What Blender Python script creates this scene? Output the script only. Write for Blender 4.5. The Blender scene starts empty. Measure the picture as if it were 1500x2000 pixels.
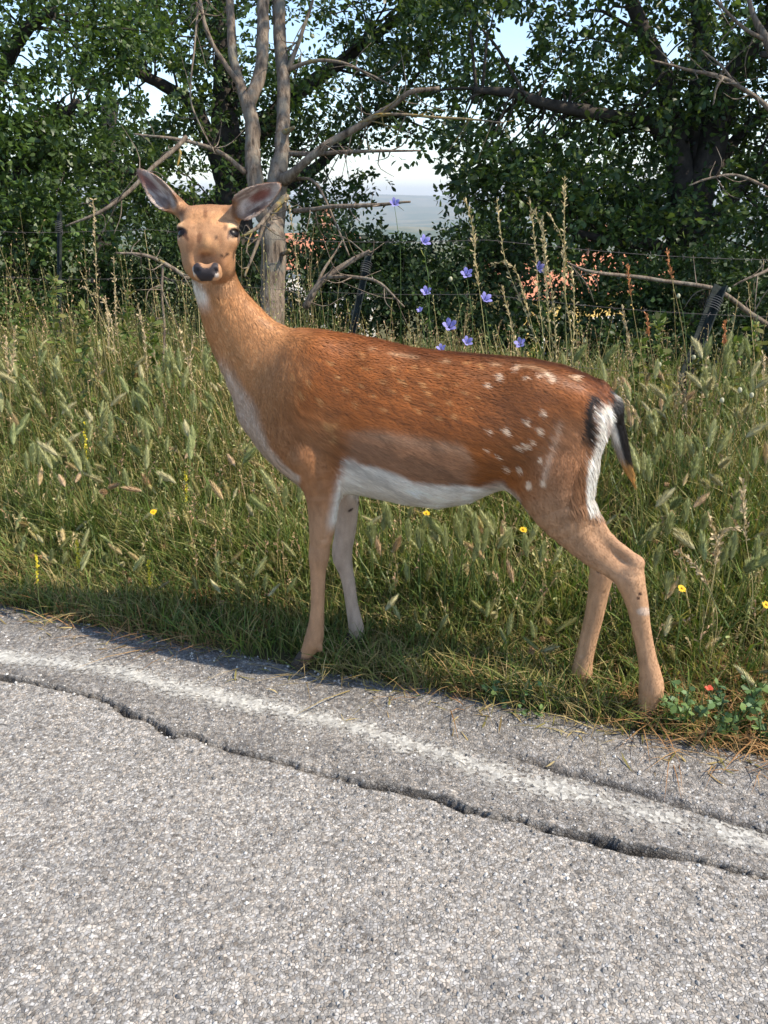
import bpy, math
import numpy as np
from mathutils import Vector, Matrix

R = math.radians
SC = bpy.context.scene
COL = SC.collection
rng = np.random.default_rng(11)

# ------------------------------------------------------------------ camera, sky, sun, exposure
CAM_H, PITCH, FPX = 1.12, R(21.6), 1555.56      # eye height (from a car window), pitch below horizon, focal length in photo pixels
cam_d = bpy.data.cameras.new('camera')
cam_d.sensor_fit = 'VERTICAL'
cam_d.sensor_height = 36.0
cam_d.lens = 36.0 * FPX / 2000.0
cam_d.clip_start, cam_d.clip_end = 0.05, 30000.0
cam = bpy.data.objects.new('camera', cam_d)
COL.objects.link(cam)
cam.location = (0, 0, CAM_H)
cam.rotation_euler = (R(90) - PITCH, 0, 0)
SC.camera = cam

SUN_EL, SUN_AZ = R(50), R(-17)                   # azimuth measured from +X (picture right) towards +Y
SUN_DIR = np.array([math.cos(SUN_EL) * math.cos(SUN_AZ), math.cos(SUN_EL) * math.sin(SUN_AZ), math.sin(SUN_EL)])
world = bpy.data.worlds.new('World')
SC.world = world
world.use_nodes = True
wn = world.node_tree
for n in list(wn.nodes):
    wn.nodes.remove(n)
w_out = wn.nodes.new('ShaderNodeOutputWorld')
w_bg = wn.nodes.new('ShaderNodeBackground')
w_sky = wn.nodes.new('ShaderNodeTexSky')
w_sky.sky_type = 'NISHITA'
w_sky.sun_disc = False
w_sky.sun_elevation = SUN_EL
w_sky.sun_rotation = R(90) - SUN_AZ
w_sky.air_density, w_sky.dust_density, w_sky.ozone_density = 1.0, 0.6, 1.6
w_sky.altitude = 400
w_bg.inputs['Strength'].default_value = 0.15
wn.links.new(w_sky.outputs[0], w_bg.inputs[0])
wn.links.new(w_bg.outputs[0], w_out.inputs[0])

sun_d = bpy.data.lights.new('sun', 'SUN')
sun_d.energy = 3.8
sun_d.angle = R(0.53)
sun_d.color = (1.0, 0.90, 0.76)
sun = bpy.data.objects.new('sun', sun_d)
COL.objects.link(sun)
sun.rotation_euler = Vector(SUN_DIR).to_track_quat('Z', 'Y').to_euler()
sun.location = (4, -3, 8)

SC.view_settings.view_transform = 'Standard'
SC.view_settings.look = 'None'
SC.view_settings.exposure = 0.92
SC.view_settings.gamma = 1.0
SC.view_settings.use_curve_mapping = False
SC.render.engine = 'CYCLES'
SC.cycles.max_bounces = 8
SC.cycles.diffuse_bounces = 3
SC.cycles.glossy_bounces = 2
SC.cycles.transmission_bounces = 4
SC.cycles.transparent_max_bounces = 12
SC.cycles.volume_bounces = 0
SC.cycles.use_denoising = True

# ------------------------------------------------------------------ photo pixels to places
CAM = np.array([0.0, 0.0, CAM_H])
AX_F = np.array([0, math.cos(PITCH), -math.sin(PITCH)])
AX_U = np.array([0, math.sin(PITCH), math.cos(PITCH)])
AX_R = np.array([1.0, 0, 0])

def ray(px, py):
    return AX_F + AX_R * (px - 750) / FPX + AX_U * (1000 - py) / FPX

def on_ground(px, py, z=0.0):
    d = ray(px, py)
    return CAM + d * ((z - CAM[2]) / d[2])

def at_depth(px, py, dep):
    return CAM + ray(px, py) * dep

def to_px(P):
    P = np.asarray(P, float)
    q = P - CAM
    dep = q @ AX_F
    return 750 + FPX * (q @ AX_R) / dep, 1000 - FPX * (q @ AX_U) / dep, dep

# the deer stands along this line: DU points to its tail, DV away from the camera
D0 = np.array([-0.14, 1.815, 0.0])
DU = np.array([0.9525, -0.3046, 0.0])
DV = np.array([0.3046, 0.9525, 0.0])
DZ = np.array([0, 0, 1.0])

def plane_pt(px, py, v):
    """photo pixel -> (u, v, z) on the vertical plane v of the deer"""
    d = ray(px, py)
    t = (v - (CAM - D0) @ DV) / (d @ DV)
    P = CAM + d * t - D0
    return np.array([P @ DU, P @ DV, P[2]]), t

def deer_world(q):
    q = np.asarray(q, float)
    return D0 + q[..., 0:1] * DU + q[..., 1:2] * DV + q[..., 2:3] * DZ

# road edge line: ED along it (to picture right), EN away from the camera
E0 = on_ground(600, 1300)
ED = np.array([0.9438, -0.3304, 0.0])
EN = np.array([0.3304, 0.9438, 0.0])

def road_st(P):
    q = np.asarray(P, float) - E0
    return q @ ED, q @ EN

def road_pt(s, t, z=0.0):
    s, t = np.asarray(s, float), np.asarray(t, float)
    return E0 + s[..., None] * ED + t[..., None] * EN + np.asarray(z, float)[..., None] * DZ if np.ndim(z) else E0 + s[..., None] * ED + t[..., None] * EN + z * DZ

def sstep(a, b, x):
    t = np.clip((x - a) / (b - a), 0, 1)
    return t * t * (3 - 2 * t)

# value noise for shapes
_perm = np.random.default_rng(3).random((64, 64, 64)).astype(np.float32)
def vnoise(p, scale):
    p = np.asarray(p, float) * scale
    i = np.floor(p).astype(int)
    f = p - i
    f = f * f * (3 - 2 * f)
    out = 0
    for dx in (0, 1):
        for dy in (0, 1):
            for dz in (0, 1):
                w = (f[..., 0] if dx else 1 - f[..., 0]) * (f[..., 1] if dy else 1 - f[..., 1]) * (f[..., 2] if dz else 1 - f[..., 2])
                out = out + w * _perm[(i[..., 0] + dx) % 64, (i[..., 1] + dy) % 64, (i[..., 2] + dz) % 64]
    return out

def fbm(p, scale, octs=4):
    o, a, t = 0, 1.0, 0
    for k in range(octs):
        o = o + a * vnoise(p + 17.3 * k, scale * 2 ** k)
        t += a
        a *= 0.5
    return o / t

def ground_z(x, y):
    x, y = np.asarray(x, float), np.asarray(y, float)
    P = np.stack([x, y, np.zeros_like(x)], -1)
    w = (P - E0) @ EN
    z = np.where(w < 0, -0.03, 0.0)
    z = z + 0.075 * sstep(0.25, 1.6, w) - 0.012 * sstep(-.05, .1, w) * (1 - sstep(.1, .4, w))
    n = fbm(P, 1.7, 3) - 0.5
    z = z + 0.05 * n * sstep(0.15, 1.0, w)
    z = z - 0.17 * np.clip(w - 2.4, 0, 25) - 0.06 * np.clip(w - 27.4, 0, 400) - 0.055 * np.clip(w - 427, 0, 1500)
    far = np.hypot(x, y)
    z = z + sstep(300, 3000, far) * (fbm(P, 1 / 900.0, 4) - 0.5) * 160 * sstep(0, 50, w)
    z = z + sstep(3500, 7000, far) * (60 + 60 * fbm(P, 1 / 2500.0, 3)) * sstep(0, 50, w)
    return z

# ------------------------------------------------------------------ mesh helpers
class Geo:
    """vertices, faces and per-vertex colours gathered for ONE mesh"""
    def __init__(self):
        self.v, self.f3, self.f4, self.c, self.n = [], [], [], [], 0
    def add(self, v, f3=None, f4=None, c=None):
        v = np.asarray(v, np.float32).reshape(-1, 3)
        if f3 is not None and len(f3):
            self.f3.append(np.asarray(f3, np.int64) + self.n)
        if f4 is not None and len(f4):
            self.f4.append(np.asarray(f4, np.int64) + self.n)
        if c is None:
            c = (1, 1, 1)
        c = np.asarray(c, np.float32)
        self.c.append(np.broadcast_to(c, (len(v), 3)) if c.ndim == 1 else c)
        self.v.append(v)
        self.n += len(v)
        return self
    def arrays(self):
        v = np.concatenate(self.v)
        c = np.concatenate(self.c)
        f3 = np.concatenate(self.f3) if self.f3 else np.zeros((0, 3), np.int64)
        f4 = np.concatenate(self.f4) if self.f4 else np.zeros((0, 4), np.int64)
        return v, f3, f4, c
    def mesh(self, name, smooth=True):
        v, f3, f4, c = self.arrays()
        me = bpy.data.meshes.new(name)
        me.vertices.add(len(v))
        me.vertices.foreach_set('co', v.astype(np.float32).ravel())
        loops = np.concatenate([f3.ravel(), f4.ravel()]).astype(np.int32)
        me.loops.add(len(loops))
        me.loops.foreach_set('vertex_index', loops)
        tot = np.concatenate([np.full(len(f3), 3), np.full(len(f4), 4)]).astype(np.int32)
        me.polygons.add(len(tot))
        me.polygons.foreach_set('loop_start', np.concatenate([[0], np.cumsum(tot)[:-1]]).astype(np.int32))
        me.polygons.foreach_set('loop_total', tot)
        me.polygons.foreach_set('use_smooth', np.full(len(tot), smooth))
        a = me.color_attributes.new('tint', 'FLOAT_COLOR', 'POINT')
        a.data.foreach_set('color', np.concatenate([c, np.ones((len(c), 1))], 1).astype(np.float32).ravel())
        me.update(calc_edges=True)
        me.validate()
        return me

def link(name, me, mat=None, parent=None, loc=None, label=None, cat=None, group=None, kind=None):
    o = bpy.data.objects.new(name, me)
    COL.objects.link(o)
    if mat is not None and me is not None and not me.materials:
        me.materials.append(mat)
    if parent is not None:
        o.parent = parent
    if loc is not None:
        o.location = loc
    if label:
        o['label'] = label
    if cat:
        o['category'] = cat
    if group:
        o['group'] = group
    if kind:
        o['kind'] = kind
    return o

def tube(g, pts, rad, sides=6, c=(1, 1, 1), cap=True, rough=0.0, r=rng):
    """swept round tube through pts with a radius at each point"""
    pts = np.asarray(pts, float)
    rad = np.broadcast_to(np.asarray(rad, float), (len(pts),))
    T = np.gradient(pts, axis=0)
    T /= np.linalg.norm(T, axis=1, keepdims=True) + 1e-12
    ref = np.array([0.31, 0.87, 0.38])
    if abs(T[0] @ ref) > 0.9:
        ref = np.array([1.0, 0, 0])
    A = np.cross(T[0], ref)
    A /= np.linalg.norm(A)
    V = []
    ang = np.arange(sides) * 2 * math.pi / sides
    for k in range(len(pts)):
        A = A - T[k] * (A @ T[k])
        A /= np.linalg.norm(A) + 1e-12
        B = np.cross(T[k], A)
        rr = rad[k] * (1 + rough * (r.random(sides) - 0.5)) if rough else np.full(sides, rad[k])
        V.append(pts[k] + (np.cos(ang) * rr)[:, None] * A + (np.sin(ang) * rr)[:, None] * B)
    V = np.concatenate(V)
    n = len(pts)
    i = np.arange(n - 1)[:, None] * sides
    j = np.arange(sides)[None, :]
    j2 = (j + 1) % sides
    f4 = np.stack([i + j, i + j2, i + sides + j2, i + sides + j], -1).reshape(-1, 4)
    f3 = []
    if cap:
        V = np.concatenate([V, pts[:1], pts[-1:]])
        for a in range(sides):
            b = (a + 1) % sides
            f3.append([b, a, n * sides])
            f3.append([(n - 1) * sides + a, (n - 1) * sides + b, n * sides + 1])
    c = np.asarray(c, float)
    if c.ndim == 2:
        cc = np.repeat(c, sides, axis=0)
        if cap:
            cc = np.concatenate([cc, c[:1], c[-1:]])
        c = cc
    g.add(V, f3, f4, c)

def smooth_path(pts, n):
    """Catmull-Rom resample of a polyline of any width of columns"""
    pts = np.asarray(pts, float)
    if len(pts) < 3:
        t = np.linspace(0, 1, n)[:, None]
        return pts[0] * (1 - t) + pts[-1] * t
    P = np.concatenate([2 * pts[:1] - pts[1:2], pts, 2 * pts[-1:] - pts[-2:-1]])
    t = np.linspace(0, len(pts) - 1 - 1e-6, n)
    i = t.astype(int)
    f = (t - i)[:, None]
    a, b, c, d = P[i], P[i + 1], P[i + 2], P[i + 3]
    return 0.5 * ((2 * b) + (-a + c) * f + (2 * a - 5 * b + 4 * c - d) * f ** 2 + (-a + 3 * b - 3 * c + d) * f ** 3)

# ------------------------------------------------------------------ materials
def new_mat(name):
    m = bpy.data.materials.new(name)
    m.use_nodes = True
    nt = m.node_tree
    for n in list(nt.nodes):
        nt.nodes.remove(n)
    out = nt.nodes.new('ShaderNodeOutputMaterial')
    return m, nt, out

def N(nt, kind, **kw):
    n = nt.nodes.new(kind)
    for k, v in kw.items():
        if k in n.inputs:
            n.inputs[k].default_value = v
        else:
            setattr(n, k, v)
    return n

def mixc(nt, fac, a, b, blend='MIX'):
    m = nt.nodes.new('ShaderNodeMix')
    m.data_type = 'RGBA'
    m.blend_type = blend
    for sock, val in ((m.inputs[0], fac), (m.inputs[6], a), (m.inputs[7], b)):
        if hasattr(val, 'links') or hasattr(val, 'is_output'):
            nt.links.new(val, sock)
        else:
            sock.default_value = val if not isinstance(val, tuple) or len(val) == 4 else (*val, 1)
    return m.outputs[2]

def ramp(nt, fac, stops):
    r = nt.nodes.new('ShaderNodeValToRGB')
    e = r.color_ramp.elements
    while len(e) < len(stops):
        e.new(0.5)
    for k, (pos, col) in enumerate(stops):
        e[k].position = pos
        e[k].color = (*col, 1) if len(col) == 3 else col
    nt.links.new(fac, r.inputs[0])
    return r.outputs[0]

def mat_attr(name, rough=0.7, transl=0.0, spec=0.3, noise=None, noise_amt=0.3, bump=0.0, tint=(1, 1, 1), tcol=(1.1, 1.15, 0.6), coords='Object'):
    """material whose colour comes from the piece's own 'tint' plus fine noise"""
    m, nt, out = new_mat(name)
    at = N(nt, 'ShaderNodeAttribute', attribute_name='tint')
    col = mixc(nt, 1.0, at.outputs['Color'], tint, 'MULTIPLY')
    bs = N(nt, 'ShaderNodeBsdfPrincipled')
    bs.inputs['Roughness'].default_value = rough
    bs.inputs['Specular IOR Level'].default_value = spec
    if noise:
        tc = N(nt, 'ShaderNodeTexCoord')
        no = N(nt, 'ShaderNodeTexNoise', Scale=noise, Detail=5.0, Roughness=0.65)
        nt.links.new(tc.outputs[coords], no.inputs['Vector'])
        k = ramp(nt, no.outputs['Fac'], [(0.3, (1 - noise_amt,) * 3), (0.7, (1 + noise_amt,) * 3)])
        col = mixc(nt, 1.0, col, k, 'MULTIPLY')
        if bump:
            b = N(nt, 'ShaderNodeBump', Strength=bump, Distance=0.01)
            nt.links.new(no.outputs['Fac'], b.inputs['Height'])
            nt.links.new(b.outputs[0], bs.inputs['Normal'])
    nt.links.new(col, bs.inputs['Base Color'])
    if transl:
        tr = N(nt, 'ShaderNodeBsdfTranslucent')
        nt.links.new(mixc(nt, 1.0, col, tcol, 'MULTIPLY'), tr.inputs['Color'])
        mx = N(nt, 'ShaderNodeMixShader', Fac=transl)
        nt.links.new(bs.outputs[0], mx.inputs[1])
        nt.links.new(tr.outputs[0], mx.inputs[2])
        nt.links.new(mx.outputs[0], out.inputs[0])
    else:
        nt.links.new(bs.outputs[0], out.inputs[0])
    return m

# ------------------------------------------------------------------ ground, far land
m_ground, nt, out = new_mat('soil_and_far_land')
geo = N(nt, 'ShaderNodeNewGeometry')
n1 = N(nt, 'ShaderNodeTexNoise', Scale=6.0, Detail=8.0, Roughness=0.7)
nt.links.new(geo.outputs['Position'], n1.inputs['Vector'])
near = ramp(nt, n1.outputs['Fac'], [(0.3, (.050, .036, .020)), (0.55, (.085, .075, .035)), (0.75, (.16, .125, .065))])
n2 = N(nt, 'ShaderNodeTexVoronoi', Scale=0.006)
nt.links.new(geo.outputs['Position'], n2.inputs['Vector'])
n3 = N(nt, 'ShaderNodeTexNoise', Scale=0.02, Detail=6.0)
nt.links.new(geo.outputs['Position'], n3.inputs['Vector'])
sep = N(nt, 'ShaderNodeSeparateColor')
nt.links.new(n2.outputs['Color'], sep.inputs[0])
fields = ramp(nt, sep.outputs[0], [(0.1, (.06, .09, .03)), (0.4, (.20, .17, .08)), (0.65, (.09, .12, .045)), (0.9, (.30, .24, .13))])
farc = mixc(nt, n3.outputs['Fac'], fields, (.04, .07, .03))
ln = N(nt, 'ShaderNodeVectorMath', operation='LENGTH')
nt.links.new(geo.outputs['Position'], ln.inputs[0])
mr = N(nt, 'ShaderNodeMapRange')
mr.inputs['From Min'].default_value, mr.inputs['From Max'].default_value = 20, 80
nt.links.new(ln.outputs['Value'], mr.inputs['Value'])
bs = N(nt, 'ShaderNodeBsdfPrincipled', Roughness=0.95)
bs.inputs['Specular IOR Level'].default_value = 0.1
nt.links.new(mixc(nt, mr.outputs[0], near, farc), bs.inputs['Base Color'])
bp = N(nt, 'ShaderNodeBump', Strength=0.6, Distance=0.02)
nt.links.new(n1.outputs['Fac'], bp.inputs['Height'])
nt.links.new(bp.outputs[0], bs.inputs['Normal'])
nt.links.new(bs.outputs[0], out.inputs[0])

def graded(lo, hi, fine_lo, fine_hi, step, grow=1.22):
    a = list(np.arange(fine_lo, fine_hi, step))
    s, x = step, a[-1]
    while x < hi:
        s *= grow; x += s; a.append(min(x, hi))
    s, x = step, a[0]
    while x > lo:
        s *= grow; x -= s; a.insert(0, max(x, lo))
    return np.array(a)
FAR = 9000.0
gs = graded(-FAR, FAR, -4, 4.5, 0.07)
gt = graded(-300, FAR, -0.4, 5, 0.07)
SS, TT = np.meshgrid(gs, gt, indexing='ij')
GP = road_pt(SS, TT)
GP[..., 2] = ground_z(GP[..., 0], GP[..., 1])
ns, ntt = SS.shape
i = np.arange(ns - 1)[:, None] * ntt
j = np.arange(ntt - 1)[None]
gq = np.stack([i + j, i + ntt + j, i + ntt + j + 1, i + j + 1], -1).reshape(-1, 4)
link('ground', Geo().add(GP.reshape(-1, 3), None, gq).mesh('ground'), m_ground, kind='structure')

# ------------------------------------------------------------------ road
crack_a = [(-200, 1300), (0, 1325), (60, 1335), (140, 1352), (200, 1365), (250, 1390), (300, 1415), (340, 1440), (370, 1437), (420, 1455), (470, 1470), (530, 1483), (600, 1500), (650, 1515), (720, 1535), (790, 1545),
           (830, 1557), (900, 1580), (980, 1598), (1060, 1616), (1150, 1640), (1250, 1660), (1330, 1677), (1400, 1695), (1500, 1715), (1700, 1765)]
crack_b = [(880, 1440), (960, 1462), (1050, 1490), (1120, 1510), (1220, 1537), (1330, 1572), (1420, 1600), (1500, 1622), (1700, 1680)]
def px_curve(c):
    st = np.array([road_st(on_ground(x, y)) for x, y in c])
    return st[:, 0], st[:, 1]
CA, CB = px_curve(crack_a), px_curve(crack_b)
def jit(s, f, k):
    return vnoise(np.stack([s, np.full_like(s, k), np.full_like(s, k * .7)], -1), f) - .5
def crack_line(s, C, k):
    return np.interp(s, C[0], C[1]) + .010 * jit(s, 16, k) + .0070 * jit(s, 55, k + 3)
def road_h(s, t):
    P = np.stack([s, t, np.zeros_like(s)], -1)
    z = 0.010 * (fbm(P, 2.0, 3) - .5) + .005 * (fbm(P, 14, 2) - .5)
    dark = np.zeros_like(s)
    sA = sstep(-2.2, -1.8, s) * (1 - sstep(2.0, 2.4, s))
    ca = crack_line(s, CA, 5.0)
    wA = np.clip(.0045 + .017 * (jit(s, 5, 8.0) + .16) + .006 * jit(s, 30, 9.), .0036, .016)
    d = t - ca
    prof = 1 - sstep(wA * .55, wA * 1.25, np.abs(d))
    z = z - .045 * prof * sA
    dark = np.maximum(dark, (1 - sstep(wA * .9, wA * 1.8, np.abs(d))) * sA)
    dark = np.maximum(dark, .55 * sA * np.where(d > 0, np.exp(-d / .030), np.exp(d / .006)) * sstep(.3, .7, fbm(P, 22, 3)))
    z = z + .005 * sA * np.where(d > 0, np.exp(-d / .09), 0) * (1 - prof)
    cb = crack_line(s, CB, 15.0)
    sB = sstep(CB[0][0], CB[0][0] + .25, s) * (1 - sstep(2.0, 2.4, s))
    wB = np.clip(.013 + .018 * (jit(s, 6, 18.0) + .1), .006, .026)
    d2 = t - cb
    p2 = np.exp(-(d2 / wB) ** 2)
    z = z - .014 * p2 * sB
    dark = np.maximum(dark, 1.0 * p2 * sB * sstep(.22, .5, fbm(P, 30, 3)))  # shadow band of the second crack, painted in as dark colour
    # ragged darker margin by the grass
    edge = sstep(-.16, -.02, t + .05 * (fbm(P, 9, 3) - .5))
    dark = np.maximum(dark, .45 * edge * sstep(.35, .65, fbm(P, 14, 3)))
    rough = sstep(-.012, .02, d) * sA
    z = z + rough * .006 * (fbm(P, 60, 2) - .5)
    z = z - .02 * sstep(-.03, .07, t)
    return z, dark, rough
rs = np.concatenate([np.linspace(-60, -2.6, 60)[:-1], np.arange(-2.6, 2.6, .0065), np.linspace(2.6, 60, 60)])
tA_lo, tA_hi = -0.62, 0.08
rt_ = np.concatenate([np.linspace(-6.0, -1.6, 30)[:-1], np.arange(-1.6, tA_lo, .016), np.arange(tA_lo, tA_hi, .0042)])
SS, TT = np.meshgrid(rs, rt_, indexing='ij')
# shear the fine band so that it follows the road edge wobble
RZ, RD, RR = road_h(SS, TT)
EW = .05 * (fbm(np.stack([SS, SS * 0, SS * 0], -1), 3.0, 4) - .5) * sstep(-.25, .05, TT)
RP = road_pt(SS, TT + EW)
RP[..., 2] = RZ
ns, ntt = SS.shape
i = np.arange(ns - 1)[:, None] * ntt
j = np.arange(ntt - 1)[None]
rq = np.stack([i + j, i + ntt + j, i + ntt + j + 1, i + j + 1], -1).reshape(-1, 4)
m_road, nt, out = new_mat('chip_seal_asphalt')
geo = N(nt, 'ShaderNodeNewGeometry')
at = N(nt, 'ShaderNodeAttribute', attribute_name='tint')
sepa = N(nt, 'ShaderNodeSeparateColor')
nt.links.new(at.outputs['Color'], sepa.inputs[0])
wob = N(nt, 'ShaderNodeTexNoise', Scale=180.0, Detail=2.0)
nt.links.new(geo.outputs['Position'], wob.inputs['Vector'])
off = N(nt, 'ShaderNodeVectorMath', operation='MULTIPLY_ADD')
nt.links.new(wob.outputs['Color'], off.inputs[0])
off.inputs[1].default_value = (.0035,) * 3
nt.links.new(geo.outputs['Position'], off.inputs[2])
v1 = N(nt, 'ShaderNodeTexVoronoi', Scale=180.0, Randomness=1.0)
v2 = N(nt, 'ShaderNodeTexVoronoi', feature='DISTANCE_TO_EDGE', Scale=180.0, Randomness=1.0)
v3 = N(nt, 'ShaderNodeTexVoronoi', Scale=330.0, Randomness=1.0)
for v in (v1, v2, v3):
    nt.links.new(off.outputs[0], v.inputs['Vector'])
s1 = N(nt, 'ShaderNodeSeparateColor'); nt.links.new(v1.outputs['Color'], s1.inputs[0])
s3 = N(nt, 'ShaderNodeSeparateColor'); nt.links.new(v3.outputs['Color'], s3.inputs[0])
chips = ramp(nt, s1.outputs[0], [(0.0, (.18, .171, .160)), (0.28, (.28, .267, .250)), (0.55, (.36, .343, .320)), (0.8, (.43, .41, .385)), (1.0, (.58, .56, .53))])
chips = mixc(nt, 1.0, chips, ramp(nt, s1.outputs[1], [(0.0, (1.06, .98, .90)), (0.5, (1, 1, 1)), (1.0, (.95, .99, 1.06))]), 'MULTIPLY')
fines = ramp(nt, s3.outputs[0], [(0.0, (.08, .076, .072)), (0.5, (.23, .218, .204)), (1.0, (.43, .41, .38))])
em = N(nt, 'ShaderNodeMapRange'); em.inputs['From Min'].default_value = -.06; em.inputs['From Max'].default_value = .20
nt.links.new(v2.outputs['Distance'], em.inputs['Value'])
big = N(nt, 'ShaderNodeTexNoise', Scale=9.0, Detail=6.0, Roughness=.65)
nt.links.new(geo.outputs['Position'], big.inputs['Vector'])
c = mixc(nt, em.outputs[0], fines, chips)
mid = N(nt, 'ShaderNodeTexNoise', Scale=70.0, Detail=3.0, Roughness=.6)
nt.links.new(geo.outputs['Position'], mid.inputs['Vector'])
c = mixc(nt, 1.0, c, ramp(nt, mid.outputs['Fac'], [(0.30, (.58, .57, .56)), (0.50, (1.0, 1.0, 1.0)), (0.70, (1.25, 1.24, 1.22))]), 'MULTIPLY')
c = mixc(nt, 1.0, c, ramp(nt, big.outputs['Fac'], [(0.3, (.80, .80, .80)), (0.7, (1.12, 1.11, 1.09))]), 'MULTIPLY')
c = mixc(nt, sepa.outputs[1], c, mixc(nt, .24, c, (.055, .052, .052)))          # rougher darker strip beyond the crack
c = mixc(nt, sepa.outputs[0], c, mixc(nt, em.outputs[0], (.016, .015, .015), mixc(nt, .72, c, (.03, .029, .029))))   # bitumen and painted shade in cracks
c = mixc(nt, 1.0, c, (1.0, .985, .955), 'MULTIPLY')
bs = N(nt, 'ShaderNodeBsdfPrincipled', Roughness=0.85)
bs.inputs['Specular IOR Level'].default_value = 0.15
nt.links.new(c, bs.inputs['Base Color'])
hm = N(nt, 'ShaderNodeMath', operation='MULTIPLY_ADD')
nt.links.new(em.outputs[0], hm.inputs[0]); nt.links.new(s1.outputs[2], hm.inputs[1]); 
h2 = N(nt, 'ShaderNodeMath', operation='MULTIPLY'); nt.links.new(s3.outputs[1], h2.inputs[0]); h2.inputs[1].default_value = .25
nt.links.new(h2.outputs[0], hm.inputs[2])
bp = N(nt, 'ShaderNodeBump', Strength=0.85, Distance=0.0032)
nt.links.new(hm.outputs[0], bp.inputs['Height'])
nt.links.new(bp.outputs[0], bs.inputs['Normal'])
nt.links.new(bs.outputs[0], out.inputs[0])
rc = np.stack([RD, RR, np.zeros_like(RD)], -1).reshape(-1, 3)
road = link('road', Geo().add(RP.reshape(-1, 3), None, rq, rc).mesh('road'), m_road, kind='structure')

# worn white edge line, a thin sheet lying on the chips
line_px = [(-300, 1240), (0, 1284), (200, 1308), (450, 1366), (650, 1410), (800, 1456), (1000, 1522), (1150, 1562), (1350, 1615), (1500, 1652), (1750, 1730)]
LS, LT = px_curve(line_px)
ls = np.arange(-2.3, 2.3, .008)
lt = np.linspace(-.062, .062, 24)
SS, TT = np.meshgrid(ls, lt, indexing='ij')
T2 = np.interp(SS, LS, LT) + TT
zz, _, _ = road_h(SS, T2)
LP = road_pt(SS, T2)
LP[..., 2] = zz + .0030
ns, ntt = SS.shape
i = np.arange(ns - 1)[:, None] * ntt
j = np.arange(ntt - 1)[None]
lq = np.stack([i + j, i + ntt + j, i + ntt + j + 1, i + j + 1], -1).reshape(-1, 4)
wear = np.stack([1 - np.abs(TT) / .062, sstep(-2.3, -.2, SS) * .5 + .5, SS * 0], -1).reshape(-1, 3)
m_line, nt, out = new_mat('worn_road_paint')
geo = N(nt, 'ShaderNodeNewGeometry')
at = N(nt, 'ShaderNodeAttribute', attribute_name='tint')
sepa = N(nt, 'ShaderNodeSeparateColor'); nt.links.new(at.outputs['Color'], sepa.inputs[0])
v1 = N(nt, 'ShaderNodeTexVoronoi', Scale=150.0); v1.feature = 'F1'
nt.links.new(geo.outputs['Position'], v1.inputs['Vector'])
s1 = N(nt, 'ShaderNodeSeparateColor'); nt.links.new(v1.outputs['Color'], s1.inputs[0])
big = N(nt, 'ShaderNodeTexNoise', Scale=7.0, Detail=5.0, Roughness=.7); nt.links.new(geo.outputs['Position'], big.inputs['Vector'])
a1 = N(nt, 'ShaderNodeMath', operation='MULTIPLY_ADD'); nt.links.new(sepa.outputs[0], a1.inputs[0]); a1.inputs[1].default_value = .60
nt.links.new(big.outputs['Fac'], a1.inputs[2])
a2 = N(nt, 'ShaderNodeMath', operation='MULTIPLY_ADD'); nt.links.new(s1.outputs[0], a2.inputs[0]); a2.inputs[1].default_value = .42
nt.links.new(a1.outputs[0], a2.inputs[2])
al = N(nt, 'ShaderNodeMapRange'); al.inputs['From Min'].default_value = .94; al.inputs['From Max'].default_value = 1.36; al.inputs['To Max'].default_value = .74
nt.links.new(a2.outputs[0], al.inputs['Value'])
bs = N(nt, 'ShaderNodeBsdfPrincipled', Roughness=0.75)
pc = ramp(nt, s1.outputs[1], [(0, (.40, .385, .345)), (.4, (.56, .54, .48)), (1, (.70, .675, .60))])
nt.links.new(pc, bs.inputs['Base Color'])
bp = N(nt, 'ShaderNodeBump', Strength=0.8, Distance=0.003); nt.links.new(s1.outputs[2], bp.inputs['Height']); nt.links.new(bp.outputs[0], bs.inputs['Normal'])
tp = N(nt, 'ShaderNodeBsdfTransparent')
mx = N(nt, 'ShaderNodeMixShader')
nt.links.new(al.outputs[0], mx.inputs[0]); nt.links.new(tp.outputs[0], mx.inputs[1]); nt.links.new(bs.outputs[0], mx.inputs[2])
nt.links.new(mx.outputs[0], out.inputs[0])
link('edge_line', Geo().add(LP.reshape(-1, 3), None, lq, wear).mesh('edge_line'), m_line, parent=road)

# loose chips and grit lying on the road
def grit(n, sfun, tfun, size):
    g = Geo()
    s, t = sfun(n), tfun(n)
    P = road_pt(s, t)
    P[:, 2] = road_h(s, t)[0]
    r = rng.uniform(*size, n)
    oct_ = np.array([[1, 0, 0], [-.9, .1, 0], [.1, 1, .1], [0, -1, 0], [0, .1, .8], [0, 0, -.6]])
    f = np.array([[0, 2, 4], [2, 1, 4], [1, 3, 4], [3, 0, 4], [2, 0, 5], [1, 2, 5], [3, 1, 5], [0, 3, 5]])
    V = oct_[None] * r[:, None, None] * rng.uniform(.6, 1.3, (n, 6, 1))
    a = rng.uniform(0, 6.28, n)
    V = np.stack([V[..., 0] * np.cos(a)[:, None] - V[..., 1] * np.sin(a)[:, None], V[..., 0] * np.sin(a)[:, None] + V[..., 1] * np.cos(a)[:, None], V[..., 2]], -1)
    V = V + P[:, None] + np.array([0, 0, .0012])
    F = (f[None] + (np.arange(n) * 6)[:, None, None]).reshape(-1, 3)
    k = rng.random((n, 1)) ** 1.3
    c = (np.array([.10, .097, .094]) * (1 - k) + np.array([.60, .57, .52]) * k)
    g.add(V.reshape(-1, 3), F, None, np.repeat(c, 6, 0))
    return g
gA = grit(5200, lambda n: rng.uniform(-1.9, 1.9, n), lambda n: rng.uniform(-1.35, .03, n), (.0025, .0052))
m_grit = mat_attr('stone_chip', .85, noise=300, noise_amt=.25)
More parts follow.
